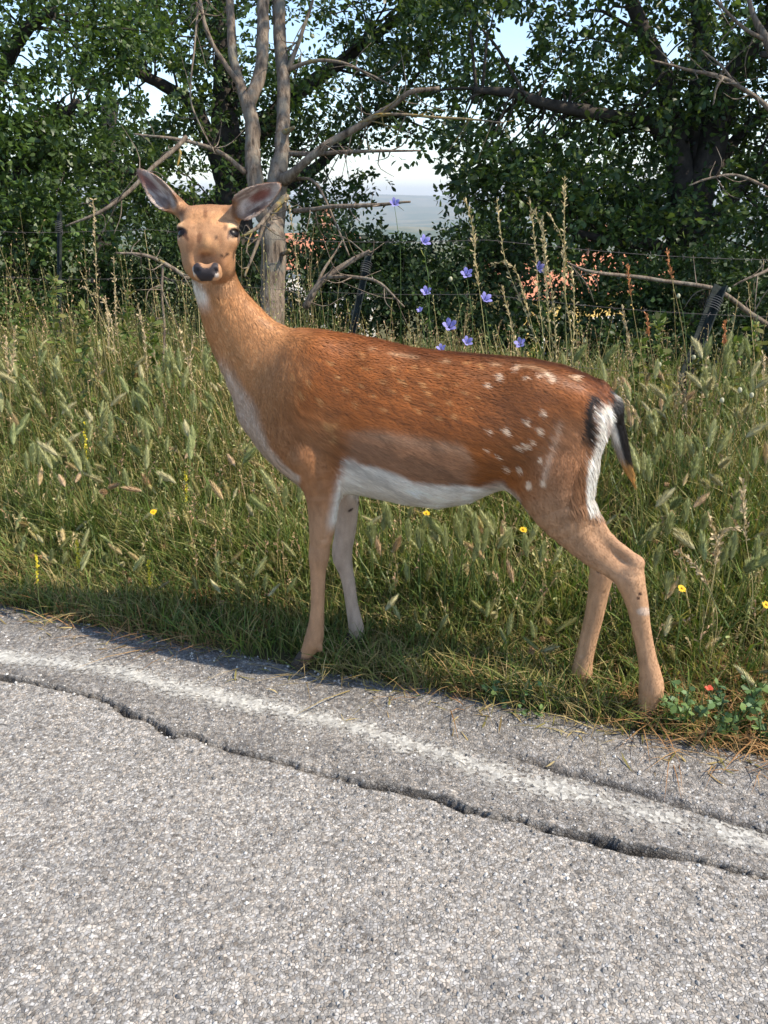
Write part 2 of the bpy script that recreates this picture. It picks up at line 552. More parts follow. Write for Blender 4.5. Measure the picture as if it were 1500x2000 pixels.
gravel = link('gravel', gA.mesh('gravel', smooth=False), m_grit, kind='stuff', label='loose pale stone chips scattered over the cracked asphalt', cat='gravel')

# ------------------------------------------------------------------ far houses down the slope
m_tile = mat_attr('roof_tile', .85, noise=3, noise_amt=.3)
m_wall = mat_attr('painted_wall', .9, noise=1.2, noise_amt=.08)
m_pane, nt, out = new_mat('window_glass')
bs = N(nt, 'ShaderNodeBsdfPrincipled', Roughness=.06)
bs.inputs['Base Color'].default_value = (.03, .04, .05, 1)
nt.links.new(bs.outputs[0], out.inputs[0])
def box(g, lo, hi, c=(1, 1, 1)):
    lo, hi = np.asarray(lo, float), np.asarray(hi, float)
    V = np.array([[(hi if b else lo)[k] for k, b in enumerate(bb)] for bb in [(0,0,0),(1,0,0),(1,1,0),(0,1,0),(0,0,1),(1,0,1),(1,1,1),(0,1,1)]])
    g.add(V, None, [[0,3,2,1],[4,5,6,7],[0,1,5,4],[1,2,6,5],[2,3,7,6],[3,0,4,7]], c)
def house(loc, rz, w, d, h_eave, h_ridge, wall_c, roof_c, label):
    o = link('house', None, loc=loc, label=label, cat='house')
    o.rotation_euler = (0, 0, rz)
    g = Geo(); box(g, (-w/2, -d/2, -1.5), (w/2, d/2, h_eave), wall_c)
    g.add([[-w/2, -d/2, h_eave], [-w/2, d/2, h_eave], [-w/2, 0, h_ridge - .12], [w/2, -d/2, h_eave], [w/2, d/2, h_eave], [w/2, 0, h_ridge - .12]], [[0, 2, 1], [3, 4, 5]], None, wall_c)
    link('wall', g.mesh('house_wall', False), m_wall, o)
    g = Geo()
    ov = .2
    sl = (h_ridge - h_eave) / (d / 2)
    for sgn in (-1, 1):                               # rows of curved tiles
        nx, ny = int(w / .11), 22
        xs = np.linspace(-w/2 - ov, w/2 + ov, nx)
        ys = np.linspace(0, d/2 + ov, ny)
        X, Y = np.meshgrid(xs, ys, indexing='ij')
        Z = h_ridge - sl * Y + .04 * np.abs(np.sin(X * math.pi / .22)) + .02
        V = np.stack([X, sgn * Y, Z], -1).reshape(-1, 3)
        i = np.arange(nx - 1)[:, None] * ny; j = np.arange(ny - 1)[None]
        q = np.stack([i + j, i + ny + j, i + ny + j + 1, i + j + 1], -1).reshape(-1, 4)
        c = np.asarray(roof_c) * rng.uniform(.7, 1.25, (len(V), 1))
        g.add(V, None, q if sgn < 0 else q[:, ::-1], c)
    rf = link('roof', g.mesh('house_roof'), m_tile, o)
    g = Geo(); box(g, (w*.18, -.1, h_ridge - .7), (w*.18 + .6, .5, h_ridge + .9), (.5, .28, .18)); box(g, (w*.18-.06, -.16, h_ridge + .9), (w*.18 + .66, .56, h_ridge + 1.0), (.4, .2, .12))
    link('chimney', g.mesh('chimney', False), m_wall, rf)
    for zc in ([h_eave - 1.5, h_eave - 4.3] if h_eave > 4.5 else [h_eave - 1.5]):
        for xc in (-w * .30, 0.0, w * .30):
            g = Geo(); 
            for lo, hi in (((xc-.62, -d/2-.05, zc-.75), (xc-.5, -d/2+.04, zc+.75)), ((xc+.5, -d/2-.05, zc-.75), (xc+.62, -d/2+.04, zc+.75)), ((xc-.5, -d/2-.05, zc+.65), (xc+.5, -d/2+.04, zc+.75)), ((xc-.72, -d/2-.12, zc-.83), (xc+.72, -d/2+.04, zc-.752))):
                box(g, lo, hi, (.75, .72, .66))
            wn_ = link('window', g.mesh('window_frame', False), m_wall, o)
            g = Geo(); box(g, (xc-.5, -d/2-.02, zc-.75), (xc+.5, -d/2+.03, zc+.65)); link('pane', g.mesh('pane', False), m_pane, wn_)
    return o
def slope_loc(px, dep):
    P = at_depth(px, 600, dep)
    return P[0], P[1], float(ground_z(P[0], P[1]))
hx1, hy1, hz1 = slope_loc(1135, 24)
ridge1 = at_depth(1135, 500, 27)[2]
house((hx1, hy1 + 3, hz1), R(32), 7, 4.2, ridge1 - .9 - hz1, ridge1 - hz1, (.72, .50, .16), (.50, .20, .11), 'yellow walled house with orange tiled roof glimpsed through leaves under the many-stemmed oak')
hx2, hy2, hz2 = slope_loc(570, 30)
ridge2 = at_depth(600, 455, 34)[2]
house((hx2, hy2 + 4, hz2), R(24), 4.6, 5.0, ridge2 - 1.1 - hz2, ridge2 - hz2, (.74, .70, .62), (.46, .19, .11), 'white walled house with orange tiled roof glimpsed behind the bare dead tree')
# ------------------------------------------------------------------ the deer: one smooth body grown from an implicit surface
def PX(px, py, v, rpx=0.0):
    q, dep = plane_pt(px, py, v)
    return q, rpx * dep / FPX

VOX = 0.0034
LO = np.array([-0.56, -0.36, -0.02])
HI = np.array([0.86, 0.22, 1.30])
NG = np.ceil((HI - LO) / VOX).astype(int) + 1
SDF = np.full(NG, 0.09, np.float32)
PRIMS = []          # (function, flow direction, fur length)

def box_ids(lo, hi):
    a = np.clip(np.floor((np.asarray(lo) - LO) / VOX).astype(int), 0, NG - 1)
    b = np.clip(np.ceil((np.asarray(hi) - LO) / VOX).astype(int) + 1, 1, NG)
    return a, b

def box_pts(a, b):
    g = np.meshgrid(*[np.arange(a[k], b[k]) for k in range(3)], indexing='ij')
    return np.stack([g[k].astype(np.float32) * np.float32(VOX) + np.float32(LO[k]) for k in range(3)], -1)

def smin(a, b, k):
    h = np.clip(0.5 + 0.5 * (b - a) / k, 0, 1)
    return b * (1 - h) + a * h - k * h * (1 - h)

def put(fn, lo, hi, k=0.02, flow=(1, 0, -0.3), fur=0.010, cut=False):
    m = max(k, 0.02) + 0.03
    a, b = box_ids(np.asarray(lo) - m, np.asarray(hi) + m)
    if np.any(b <= a):
        return
    P = box_pts(a, b)
    d = fn(P).astype(np.float32)
    S = SDF[a[0]:b[0], a[1]:b[1], a[2]:b[2]]
    if cut:
        S[...] = -smin(-S, d, k)
    else:
        S[...] = smin(S, d, k)
        PRIMS.append((fn, np.asarray(flow, float), fur))

def cone_fn(A, ra, B, rb, sq=1.0, sqd=(0, 1, 0)):
    """round cone from A to B; sq < 1 squashes it along sqd"""
    A, B = np.asarray(A, np.float32), np.asarray(B, np.float32)
    AB = B - A
    L2 = max(AB @ AB, 1e-9)
    sqd = np.asarray(sqd, np.float32)
    def fn(P):
        q = P - A
        h = np.clip((q @ AB) / L2, 0, 1)
        e = q - h[..., None] * AB
        if sq != 1.0:
            along = e @ sqd
            e = e + (along * (1 / sq - 1))[..., None] * sqd
        d = np.sqrt((e * e).sum(-1)) - (ra + (rb - ra) * h)
        return d * (sq if sq < 1 else 1)
    return fn

def limb(pts, k=0.016, sq=1.0, fur=0.0045, flow=None):
    """pts: (px, py, v, r_px)"""
    Q = [PX(*p) for p in pts]
    if len(Q) > 3:                                   # smooth the joints
        T = smooth_path(np.array([[*A, r] for A, r in Q]), 2 * len(Q) - 1)
        Q = [(t[:3], t[3]) for t in T]
    fns = []
    for (A, ra), (B, rb) in zip(Q[:-1], Q[1:]):
        fns.append((cone_fn(A, ra, B, rb, sq), (B - A) / np.linalg.norm(B - A)))
    def whole(P):
        d = fns[0][0](P)
        for f, _ in fns[1:]:
            d = np.minimum(d, f(P))
        return d
    pts3 = np.array([q[0] for q in Q])
    m = max(q[1] for q in Q)
    put(whole, pts3.min(0) - m, pts3.max(0) + m, k, (0, 0, -1), fur)
    PRIMS.pop()
    for f, d in fns:
        PRIMS.append((f, np.asarray(flow, float) if flow is not None else d, fur))

def ell_fn(Cn, rad, axes=np.eye(3)):
    Cn, rad, axes = np.asarray(Cn, float), np.asarray(rad, float), np.asarray(axes, float)
    def fn(P):
        q = (P - Cn) @ axes.T / rad
        n = np.sqrt((q * q).sum(-1)) + 1e-9
        g = np.sqrt(((q / rad) ** 2).sum(-1)) + 1e-9
        return n * (n - 1) / g
    return fn

def ell(Cn, rad, axes=np.eye(3), **kw):
    m = max(rad)
    put(ell_fn(Cn, rad, axes), np.asarray(Cn) - m, np.asarray(Cn) + m, **kw)

# torso: top and bottom outline against the length of the body
top_px = [(500, 792), (512, 752), (530, 712), (552, 676), (585, 655), (630, 648), (680, 652), (740, 664), (800, 679), (860, 686), (950, 694), (1030, 700), (1100, 715), (1150, 734), (1180, 752), (1200, 775)]
bot_px = [(500, 812), (512, 856), (530, 888), (560, 916), (590, 932), (630, 944), (680, 955), (740, 966), (800, 978), (860, 985), (920, 976), (960, 958), (1010, 936), (1060, 918), (1110, 905), (1150, 885), (1182, 850), (1200, 810)]
TP = np.array([PX(x, y, 0.0)[0][[0, 2]] for x, y in top_px])
BP = np.array([PX(x, y, 0.0)[0][[0, 2]] for x, y in bot_px])
WX = np.array([PX(x, 800, 0.0)[0][0] for x in (500, 530, 570, 620, 700, 800, 900, 980, 1050, 1120, 1170, 1200)])
WB = np.array([0.030, 0.066, 0.094, 0.112, 0.128, 0.140, 0.140, 0.130, 0.118, 0.096, 0.066, 0.036])
U0, U1 = TP[0, 0], TP[-1, 0]
def torso(P):
    u = P[..., 0]
    uc = np.clip(u, U0, U1)
    zt, zb, b = np.interp(uc, TP[:, 0], TP[:, 1]), np.interp(uc, BP[:, 0], BP[:, 1]), np.interp(uc, WX, WB)
    zc, a = (zt + zb) / 2, (zt - zb) / 2
    zn = (P[..., 2] - zc) / a
    bb = b * (1 - 0.16 * np.clip(zn, -1, 1) - 0.05 * np.clip(zn, -1, 1) ** 2)
    q = np.sqrt(zn ** 2 + (P[..., 1] / bb) ** 2 + (np.abs(u - uc) / 0.020) ** 2)
    return (q - 1) * np.minimum(a, bb) * 0.85
put(torso, (U0 - .02, -.16, BP[:, 1].min()), (U1 + .02, .16, TP[:, 1].max()), 0.02, (1, 0, -0.42), 0.017)

# haunches, shoulders
for sv in (-1, 1):
    limb([(1068, 835, 0.050 * sv, 80), (1072, 900, 0.062 * sv, 76)], 0.05, 0.62, 0.012, (0.75, 0, -0.75))
    limb([(1112, 810, 0.045 * sv, 48), (1108, 900, 0.055 * sv, 44)], 0.04, 0.8, 0.014, (0.45, 0, -0.9))
    limb([(592, 760, 0.055 * sv, 62), (578, 850, 0.068 * sv, 62), (618, 910, 0.072 * sv, 46)], 0.045, 0.62, 0.010, (0.25, 0, -1))
    limb([(605, 722, 0.035 * sv, 38), (585, 785, 0.06 * sv, 46)], 0.05, 0.6, 0.010, (0.4, 0, -1))
    limb([(1040, 775, 0.06 * sv, 34), (1110, 800, 0.06 * sv, 34)], 0.04, 0.7, 0.011, (1, 0, -0.3))
# near fore leg
limb([(612, 895, -.080, 50), (628, 938, -.084, 42), (631, 985, -.087, 31), (629, 1033, -.086, 25.5), (625, 1062, -.085, 20.5), (623, 1086, -.084, 20.5), (621, 1112, -.082, 16),
      (621, 1145, -.081, 14.0), (620, 1190, -.079, 13.4), (617, 1226, -.077, 16), (612, 1252, -.076, 18.5), (602, 1271, -.075, 14), (596, 1285, -.074, 14.5)], 0.012)
# far fore leg
limb([(650, 900, .066, 46), (668, 940, .066, 34), (676, 985, .066, 25), (675, 1035, .065, 20.5), (669, 1068, .064, 20), (669, 1092, .063, 19), (676, 1116, .062, 14.5), (682, 1145, .061, 12.8),
      (687, 1180, .060, 12.2), (693, 1212, .059, 14), (697, 1236, .058, 15.5), (694, 1256, .057, 12), (690, 1268, .056, 13)], 0.012)
# near hind leg
limb([(1074, 925, -.060, 80), (1096, 985, -.068, 62), (1122, 1032, -.072, 44), (1158, 1076, -.074, 31), (1198, 1108, -.074, 23.5), (1226, 1126, -.073, 25)], 0.025, 0.8, 0.006)
limb([(1118, 975, -.066, 32), (1180, 1048, -.072, 15.5), (1216, 1076, -.074, 12), (1244, 1099, -.074, 13)], 0.010, 0.8, 0.006)
limb([(1240, 1102, -.073, 15), (1231, 1128, -.072, 26.5), (1238, 1156, -.070, 24), (1246, 1186, -.066, 20.5), (1250, 1212, -.062, 18.5), (1256, 1245, -.057, 17.5), (1264, 1285, -.051, 17.8), (1270, 1318, -.046, 21),
      (1272, 1342, -.043, 24), (1266, 1368, -.040, 18.5), (1263, 1384, -.038, 18)], 0.012)
# far hind leg
limb([(1074, 925, .060, 78), (1098, 985, .062, 60), (1128, 1030, .062, 43), (1155, 1070, .062, 31), (1178, 1100, .062, 24)], 0.025, 0.8, 0.006)
limb([(1118, 980, .062, 30), (1180, 1050, .062, 15), (1200, 1090, .062, 13)], 0.010, 0.8, 0.006)
limb([(1196, 1092, .062, 15), (1176, 1120, .061, 23.5), (1170, 1150, .060, 20.5), (1163, 1190, .058, 18.5), (1155, 1225, .056, 17.5), (1146, 1262, .054, 17), (1139, 1294, .052, 18), (1136, 1316, .051, 20.5),
      (1133, 1336, .050, 16), (1130, 1350, .050, 16.5)], 0.012)
# hollows between tendon and bone
def hollow(pts, r, k):
    Q = [PX(x, y, v)[0] for x, y, v in pts]
    for A, Bq in zip(Q[:-1], Q[1:]):
        put(cone_fn(A, r, Bq, r), np.minimum(A, Bq) - r, np.maximum(A, Bq) + r, k, cut=True)
hollow([(1165, 1048, -.108), (1195, 1072, -.106), (1222, 1096, -.102)], .009, .014)
hollow([(1258, 1222, -.088), (1268, 1268, -.080), (1276, 1306, -.074)], .004, .008)
hollow([(1243, 1222, -.086), (1254, 1275, -.078)], .003, .007)
hollow([(1146, 1225, .036), (1136, 1280, .034)], .003, .007)
hollow([(626, 1135, -.098), (626, 1180, -.096), (623, 1215, -.096)], .003, .007)
hollow([(640, 1000, -.118), (634, 1055, -.110)], .004, .010)
hollow([(688, 1130, .047), (694, 1190, .045)], .003, .006)
# dew claws
for (x, y, v, r) in ((625, 1266, -.068, 6), (624, 1264, -.082, 6), (1290, 1358, -.036, 7), (1288, 1360, -.050, 7), (708, 1248, .058, 5), (1156, 1328, .050, 6)):
    A, ra = PX(x, y, v, r)
    ell(A, (ra, ra * .8, ra * 1.4), k=0.006, flow=(0, 0, -1), fur=0.004)
# neck
limb([(408, 500, -.012, 42), (422, 558, -.006, 46), (443, 612, -.002, 51), (476, 672, 0, 63), (512, 730, 0, 76), (548, 800, 0, 84)], 0.035, 0.78, 0.012)
limb([(470, 642, 0, 40), (535, 698, 0, 44), (600, 730, 0, 46)], 0.05, 0.7, 0.012, (1, 0, -.6))
# tail
limb([(1168, 762, 0, 18), (1188, 782, -.004, 17), (1199, 812, -.010, 16), (1209, 850, -.014, 15), (1219, 890, -.016, 12), (1230, 922, -.016, 7.5), (1239, 946, -.016, 2.5)], 0.012, 0.75, 0.013)

# head frame: hx = picture right, ha = brow to nose, hn = out of the brow
HQ, HDEP = PX(405, 443, -0.075)
toc = (CAM - deer_world(HQ))
toc[2] = 0
toc /= np.linalg.norm(toc)
toc_l = np.array([toc @ DU, toc @ DV, 0.0])
YAW = R(-7)
toc_l = np.array([toc_l[0] * math.cos(YAW) - toc_l[1] * math.sin(YAW), toc_l[0] * math.sin(YAW) + toc_l[1] * math.cos(YAW), 0.0])
hx = np.array([-toc_l[1], toc_l[0], 0.0])
if deer_world(HQ + hx)[0] < deer_world(HQ)[0]:
    hx = -hx
TILT = R(36)
ha = math.cos(TILT) * toc_l - math.sin(TILT) * DZ
hn = math.sin(TILT) * toc_l + math.cos(TILT) * DZ
HM = np.stack([hx, ha, hn])
def H(x, a, n):
    return HQ + x * hx + a * ha + n * hn
back = -ha
HQ_BODY = HQ.copy()
ell(H(0, -.036, -.034), (.055, .060, .044), HM, k=0.02, flow=back, fur=.006)                    # skull
ell(H(0, -.010, -.028), (.050, .050, .032), HM, k=0.015, flow=back, fur=.005)                   # forehead
for s in (-1, 1):
    ell(H(.034 * s, -.048, -.022), (.026, .030, .026), HM, k=.020, flow=back, fur=.005)         # corners of the crown
    ell(H(.0395 * s, .002, -.026), (.0275, .030, .024), HM, k=.016, flow=back, fur=.004)          # orbit
    ell(H(.0455 * s, -.009, -.008), (.021, .013, .010), HM, k=.009, flow=back, fur=.004)         # brow
    ell(H(.034 * s - .007, .012, -.064), (.021, .042, .033), HM, k=.026, flow=back, fur=.005)          # cheek
    ell(H(.024 * s - .009, .014, -.086), (.022, .042, .028), HM, k=.024, flow=back, fur=.005)          # angle of the jaw
put(cone_fn(H(0, .000, -.036), .042, H(0, .094, -.036), .0290, .90, hn), H(-.05, -.03, -.08), H(.05, .16, .02), .016, back, .004)
put(cone_fn(H(0, .006, -.019), .025, H(0, .092, -.025), .018), H(-.05, -.03, -.08), H(.05, .16, .02), .014, back, .004)
put(cone_fn(H(-.006, -.010, -.086), .038, H(0, .088, -.056), .019), H(-.05, -.03, -.12), H(.05, .16, .02), .018, back, .005)
for s in (-1, 1):
    ell(H(.0160 * s, .098, -.030), (.0140, .015, .0125), HM, k=.012, flow=back, fur=.0)           # nostril wings
    ell(H(.0140 * s, .096, -.046), (.0160, .016, .0120), HM, k=.012, flow=back, fur=.003)         # upper lip
ell(H(0, .103, -.036), (.0180, .011, .0135), HM, k=.012, flow=back, fur=.0)                        # nose pad
ell(H(0, .078, -.056), (.0150, .015, .0100), HM, k=.010, flow=back, fur=.004)                      # chin
for s in (-1, 1):
    ell(H(.0190 * s, .113, -.025), (.0058, .009, .0060), HM, k=.004, cut=True)                    # nostril
    ell(H(.0625 * s, .006, -.011), (.0130, .0076, .0110), HM, k=.003, cut=True)                    # eye socket
put(cone_fn(H(-.03, .102, -.056), .0018, H(.03, .102, -.056), .0018), H(-.03, .08, -.07), H(.03, .12, -.04), .004, cut=True)

# ears
def ear(base_px, tip_px, v_base, v_tip, width, s, yaw):
    A = PX(*base_px, v_base)[0]
    B = PX(*tip_px, v_tip)[0]
    e = B - A
    L = np.linalg.norm(e)
    e = e / L
    n0 = toc_l * math.cos(yaw) + hx * math.sin(yaw)
    n = n0 - e * (n0 @ e)
    n /= np.linalg.norm(n)
    w = np.cross(e, n)
    def fn(P):
        q = P - A
        t = (q @ e) / L
        x = q @ w
        h = q @ n
        tc = np.clip(t, 0.001, 0.999)
        W = width * (np.sin(math.pi * np.clip(tc, 0, 1) ** 0.70) ** 0.75) * (1 - .10 * tc) + 0.004
        bend = 0.85 * x * x / width * np.clip(1.25 - tc, 0.25, 1)
        cone = .016 * (1 - np.clip(tc / .35, 0, 1)) ** 2
        th = 0.0042 + .009 * (1 - np.clip(tc / .3, 0, 1))
        d_sheet = np.abs(h - bend + .006 - cone * 0) - th
        d_edge = np.maximum((np.abs(x) - W) * .9, np.maximum(-t, t - 1) * L)
        return np.maximum(d_sheet, d_edge)
    lo = np.minimum(A, B) - .05
    put(fn, lo, np.maximum(A, B) + .05, 0.007, e, .006)
    put(cone_fn(A - e * .025 - n * .010, .020, A + e * .022 - n * .008, .014), A - .05, A + .05, .014, e, .006)
    return A, e, w, n, L
EARS = [ear((349, 408), (266, 331), -.035, -.030, .0235, -1, R(-12)), ear((462, 414), (545, 362), -.030, -.045, .0265, 1, R(-6))]

# ---- surface nets
def surface_nets(S):
    neg = S < 0
    cnt = np.zeros(tuple(np.array(S.shape) - 1), np.uint8)
    cs = [(i, j, k) for i in (0, 1) for j in (0, 1) for k in (0, 1)]
    nx, ny, nz = S.shape
    for i, j, k in cs:
        cnt += neg[i:nx - 1 + i, j:ny - 1 + j, k:nz - 1 + k]
    act = np.argwhere((cnt > 0) & (cnt < 8))
    idx = np.full(cnt.shape, -1, np.int32)
    idx[act[:, 0], act[:, 1], act[:, 2]] = np.arange(len(act))
    val = {c: S[act[:, 0] + c[0], act[:, 1] + c[1], act[:, 2] + c[2]] for c in cs}
    acc = np.zeros((len(act), 3))
    n = np.zeros(len(act))
    for ax in range(3):
        for c in cs:
            if c[ax]:
                continue
            c2 = list(c); c2[ax] = 1; c2 = tuple(c2)
            a, b = val[c], val[c2]
            m = (a < 0) != (b < 0)
            t = np.where(m, a / np.where(m, a - b, 1), 0)
            p = np.tile(np.array(c, float), (len(act), 1))
            p[:, ax] = t
            acc[m] += p[m]
            n[m] += 1
    V = (act + acc / n[:, None])
    quads = []
    for ax in range(3):
        sl0 = [slice(1, -1)] * 3; sl1 = [slice(1, -1)] * 3
        sl0[ax] = slice(0, -1); sl1[ax] = slice(1, None)
        a, b = neg[tuple(sl0)], neg[tuple(sl1)]
        e = np.argwhere(a != b)
        flip = a[e[:, 0], e[:, 1], e[:, 2]]
        off = np.ones(3, int); off[ax] = 0
        e = e + off
        o1, o2 = [(1, 2), (2, 0), (0, 1)][ax]
        d1 = np.zeros(3, int); d1[o1] = 1
        d2 = np.zeros(3, int); d2[o2] = 1
        q = np.stack([idx[tuple((e - d1 - d2).T)], idx[tuple((e - d2).T)], idx[tuple(e.T)], idx[tuple((e - d1).T)]], 1)
        q[~flip] = q[~flip][:, ::-1]
        quads.append(q)
    return V, np.concatenate(quads)

bv, bq = surface_nets(SDF)
bv = bv * VOX + LO
del SDF
def relax(v, q, it):
    e = np.concatenate([q[:, [0, 1]], q[:, [1, 2]], q[:, [2, 3]], q[:, [3, 0]]])
    deg = np.bincount(e.ravel(), minlength=len(v))[:, None]
    for _ in range(it):
        for lam in (0.5, -0.48):
            s = np.zeros_like(v)
            for k in range(3):
                s[:, k] = np.bincount(e[:, 0], v[e[:, 1], k], len(v)) + np.bincount(e[:, 1], v[e[:, 0], k], len(v))
            v = v + lam * (s / np.maximum(deg, 1) - v)
    return v
bv = relax(bv, bq, 3)

def vert_normals(v, q):
    fn = np.cross(v[q[:, 2]] - v[q[:, 0]], v[q[:, 3]] - v[q[:, 1]])
    n = np.zeros_like(v)
    for k in range(4):
        for a in range(3):
            n[:, a] += np.bincount(q[:, k], fn[:, a], len(v))
    return n / (np.linalg.norm(n, axis=1, keepdims=True) + 1e-12)
bn = vert_normals(bv, bq)

# which primitive each vertex belongs to: hair direction and hair length
wsum = np.zeros(len(bv)); fdir = np.zeros((len(bv), 3)); flen = np.zeros(len(bv))
bv32 = bv.astype(np.float32)
for fn, fl, fu in PRIMS:
    d = fn(bv32)
    w = np.exp(-np.clip(d, -0.02, 1) / 0.008)
    w[d > 0.06] = 0
    wsum += w; flen += w * fu
    for k in range(3):
        fdir[:, k] += w * (fl[k] / (np.linalg.norm(fl) + 1e-9))
flen /= wsum + 1e-9
fdir -= bn * (fdir * bn).sum(1, keepdims=True)
fdir /= np.linalg.norm(fdir, axis=1, keepdims=True) + 1e-9

# ---- coat colours (linear albedo) in the body's own side view
q0 = np.stack([bv[:, 0], -np.abs(bv[:, 1]), bv[:, 2]], 1)
sx, sy, _ = to_px(deer_world(q0))                   # side-view drawing coordinates of the coat pattern
hp = (bv - HQ) @ HM.T                               # head frame
is_head = (np.linalg.norm(hp - np.array([0, .03, -.03]), axis=1) < .155) & (hp[:, 1] > -.12) & (bv[:, 2] > .9) & (hp[:, 2] > -.135)
nz3 = fbm(bv * np.array([1, 1, 1]), 22, 4) - 0.5
nzf = fbm(bv, 70, 3) - 0.5
col = np.zeros((len(bv), 3))
CHEST = np.array([.285, .092, .020]); DARKB = np.array([.13, .038, .009]); TAN = np.array([.42, .200, .080]); NECK = np.array([.49, .238, .096])
LOWF = np.array([.31, .155, .080]); LEG = np.array([.40, .228, .124]); WHITE = np.array([.80, .745, .655]); BLACK = np.array([.018, .014, .012])
def lay(c, m):
    global col
    m = np.clip(m, 0, 1)[:, None]
    col = col * (1 - m) + np.asarray(c) * m
lay(CHEST, np.ones(len(bv)))
topline = np.interp(sx, [p[0] for p in top_px], [p[1] for p in top_px])
botline = np.interp(sx, [p[0] for p in bot_px], [p[1] for p in bot_px])
lay(DARKB, (1 - sstep(0, 42, sy - topline + 18 * nz3)) * sstep(640, 760, sx) * .75)
# brown haunch, slightly darker
lay([.215, .080, .026], sstep(900, 990, sx + 60 * nz3) * (1 - sstep(1060, 1130, sx)) * (1 - sstep(880, 960, sy)) * .7)
# shoulder and neck turn to tan
lay(TAN, (1 - sstep(520, 640, sx + .28 * (sy - 700) + 60 * nz3)))
lay(NECK, (1 - sstep(690, 800, sy + .55 * (sx - 480) + 40 * nz3)) * (1 - sstep(500, 580, sx)))
lay([.33, .165, .075], sstep(760, 860, sy) * (1 - sstep(620, 690, sx)) * .6)
# lower flank panel behind the elbow, pale upper rim
edge = np.interp(sx, [640, 700, 760, 850, 900, 925], [835, 838, 848, 862, 872, 905])
low = sstep(-6, 10, sy - edge + 16 * nz3) * sstep(650, 690, sx) * (1 - sstep(905, 945, sx + .2 * (sy - 880) + 20 * nz3))
lay(LOWF, low)
lay([.42, .26, .16], np.exp(-((sy - edge - 4) / 12.0) ** 2) * sstep(690, 740, sx) * (1 - sstep(905, 925, sx)) * .55)
# thigh rear lighter, then legs
lay([.30, .150, .075], sstep(1010, 1090, sx + .35 * (sy - 900) + 40 * nz3) * sstep(780, 850, sy) * .8)
lay(LEG, sstep(930, 1040, sy + 30 * nz3))
lay([.50, .29, .16], sstep(1085, 1120, sy) * sstep(1090, 1110, sx) * .7)
inner = bv[:, 1] > 0
lay([.46, .36, .28], (inner & (sy > 935) & (sx < 760)).astype(float) * .8)
# white belly, brisket and inside of the legs
wl = np.interp(sx, [480, 520, 560, 600, 640, 668, 690, 730, 770, 800, 850, 900, 940, 965], [770, 845, 885, 922, 940, 930, 903, 910, 925, 938, 945, 946, 952, 970])
belly = sstep(-5, 6, sy - wl + 10 * nz3) * sstep(655, 672, sx) * (1 - sstep(940, 968, sx)) * (1 - sstep(985, 1010, sy))
lay(WHITE, belly * .95)
under = sstep(.45, .8, -bn[:, 2]) * (sy > 780) * (sy < 1000)
lay(WHITE, under * .9)
# white strip behind the fore leg
ln = np.interp(sy, [890, 925, 960, 1010, 1050], [672, 668, 660, 650, 640])
lay(WHITE, np.exp(-((sx - ln - 6) / 12.0) ** 2) * sstep(885, 905, sy) * (1 - sstep(1010, 1045, sy)) * (bv[:, 1] < -.03) * .95)
# pale front of neck and brisket
nfront = np.interp(sy, [540, 610, 670, 730, 790, 835, 870, 905, 930], [372, 388, 407, 437, 478, 500, 520, 545, 580])
lay([.56, .45, .36], (1 - sstep(.05, .85, (sx - nfront + 12 * nz3) / np.interp(sy, [660, 720, 800, 860, 930], [34, 40, 34, 18, 14]))) * sstep(670, 735, sy) * (1 - sstep(935, 950, sy)) * .85)
# throat patch
lay(WHITE * .95, (1 - sstep(16, 34, sx - nfront + 12 * nz3)) * sstep(528, 545, sy) * (1 - sstep(575, 618, sy + 30 * nz3)) * (~is_head | (hp[:, 2] < -.095)) * .95)
# spots, on both flanks
spots = [(1000, 722, 5, 10), (968, 735, 5, 7), (1045, 733, 4, 6), (1073, 742, 6, 10), (1062, 730, 9, 5), (1021, 741, 5, 5), (1118, 735, 9, 6), (1057, 806, 5, 8), (1026, 823, 6, 8), (983, 837, 7, 9), (1050, 840, 5, 8),
         (1022, 868, 7, 7), (1009, 871, 6, 7), (1035, 862, 4, 5), (948, 840, 4, 6), (981, 915, 5, 10), (1011, 918, 6, 7), (1032, 950, 6, 9), (1061, 945, 6, 9), (1055, 898, 5, 7), (942, 878, 3, 5), (964, 890, 3, 4),
         (850, 730, 5, 5), (830, 722, 5, 5), (885, 752, 4, 5), (820, 752, 6, 6), (860, 757, 4, 4), (790, 778, 6, 6), (640, 708, 5, 5), (700, 690, 5, 7), (760, 720, 6, 6), (740, 745, 5, 5), (930, 712, 5, 4),
         (905, 735, 4, 4), (945, 750, 5, 5), (715, 720, 5, 5), (655, 735, 5, 6), (600, 745, 5, 7), (585, 770, 4, 6), (570, 735, 4, 6), (870, 785, 6, 5), (880, 810, 7, 6), (835, 790, 5, 5), (910, 795, 5, 6), (780, 745, 5, 5),
         (640, 830, 16, 9), (645, 855, 6, 12), (670, 760, 5, 5), (700, 750, 5, 5), (725, 775, 5, 5), (760, 765, 5, 5), (810, 800, 5, 5), (850, 815, 5, 5), (800, 715, 5, 4), (905, 708, 5, 4), (865, 706, 5, 4), (690, 790, 4, 5), (745, 800, 5, 5), (620, 780, 4, 6), (900, 765, 5, 5), (925, 775, 4, 5), (830, 770, 5, 5)]
for (x, y, a, b) in spots:
    pale = x > 940
    d = ((sx - x + 9 * nzf + 10 * nz3) / a) ** 2 + ((sy - y + 16 * nzf - 6 * nz3) / b) ** 2
    strength = .95 if pale else .62
    if not pale:
        a, b = a * 1.25, b * 1.15
    lay([.70, .52, .36] if pale else [.52, .27, .10], (1 - sstep(.4, 1.4, d)) * strength * (np.abs(bv[:, 1]) > .02))
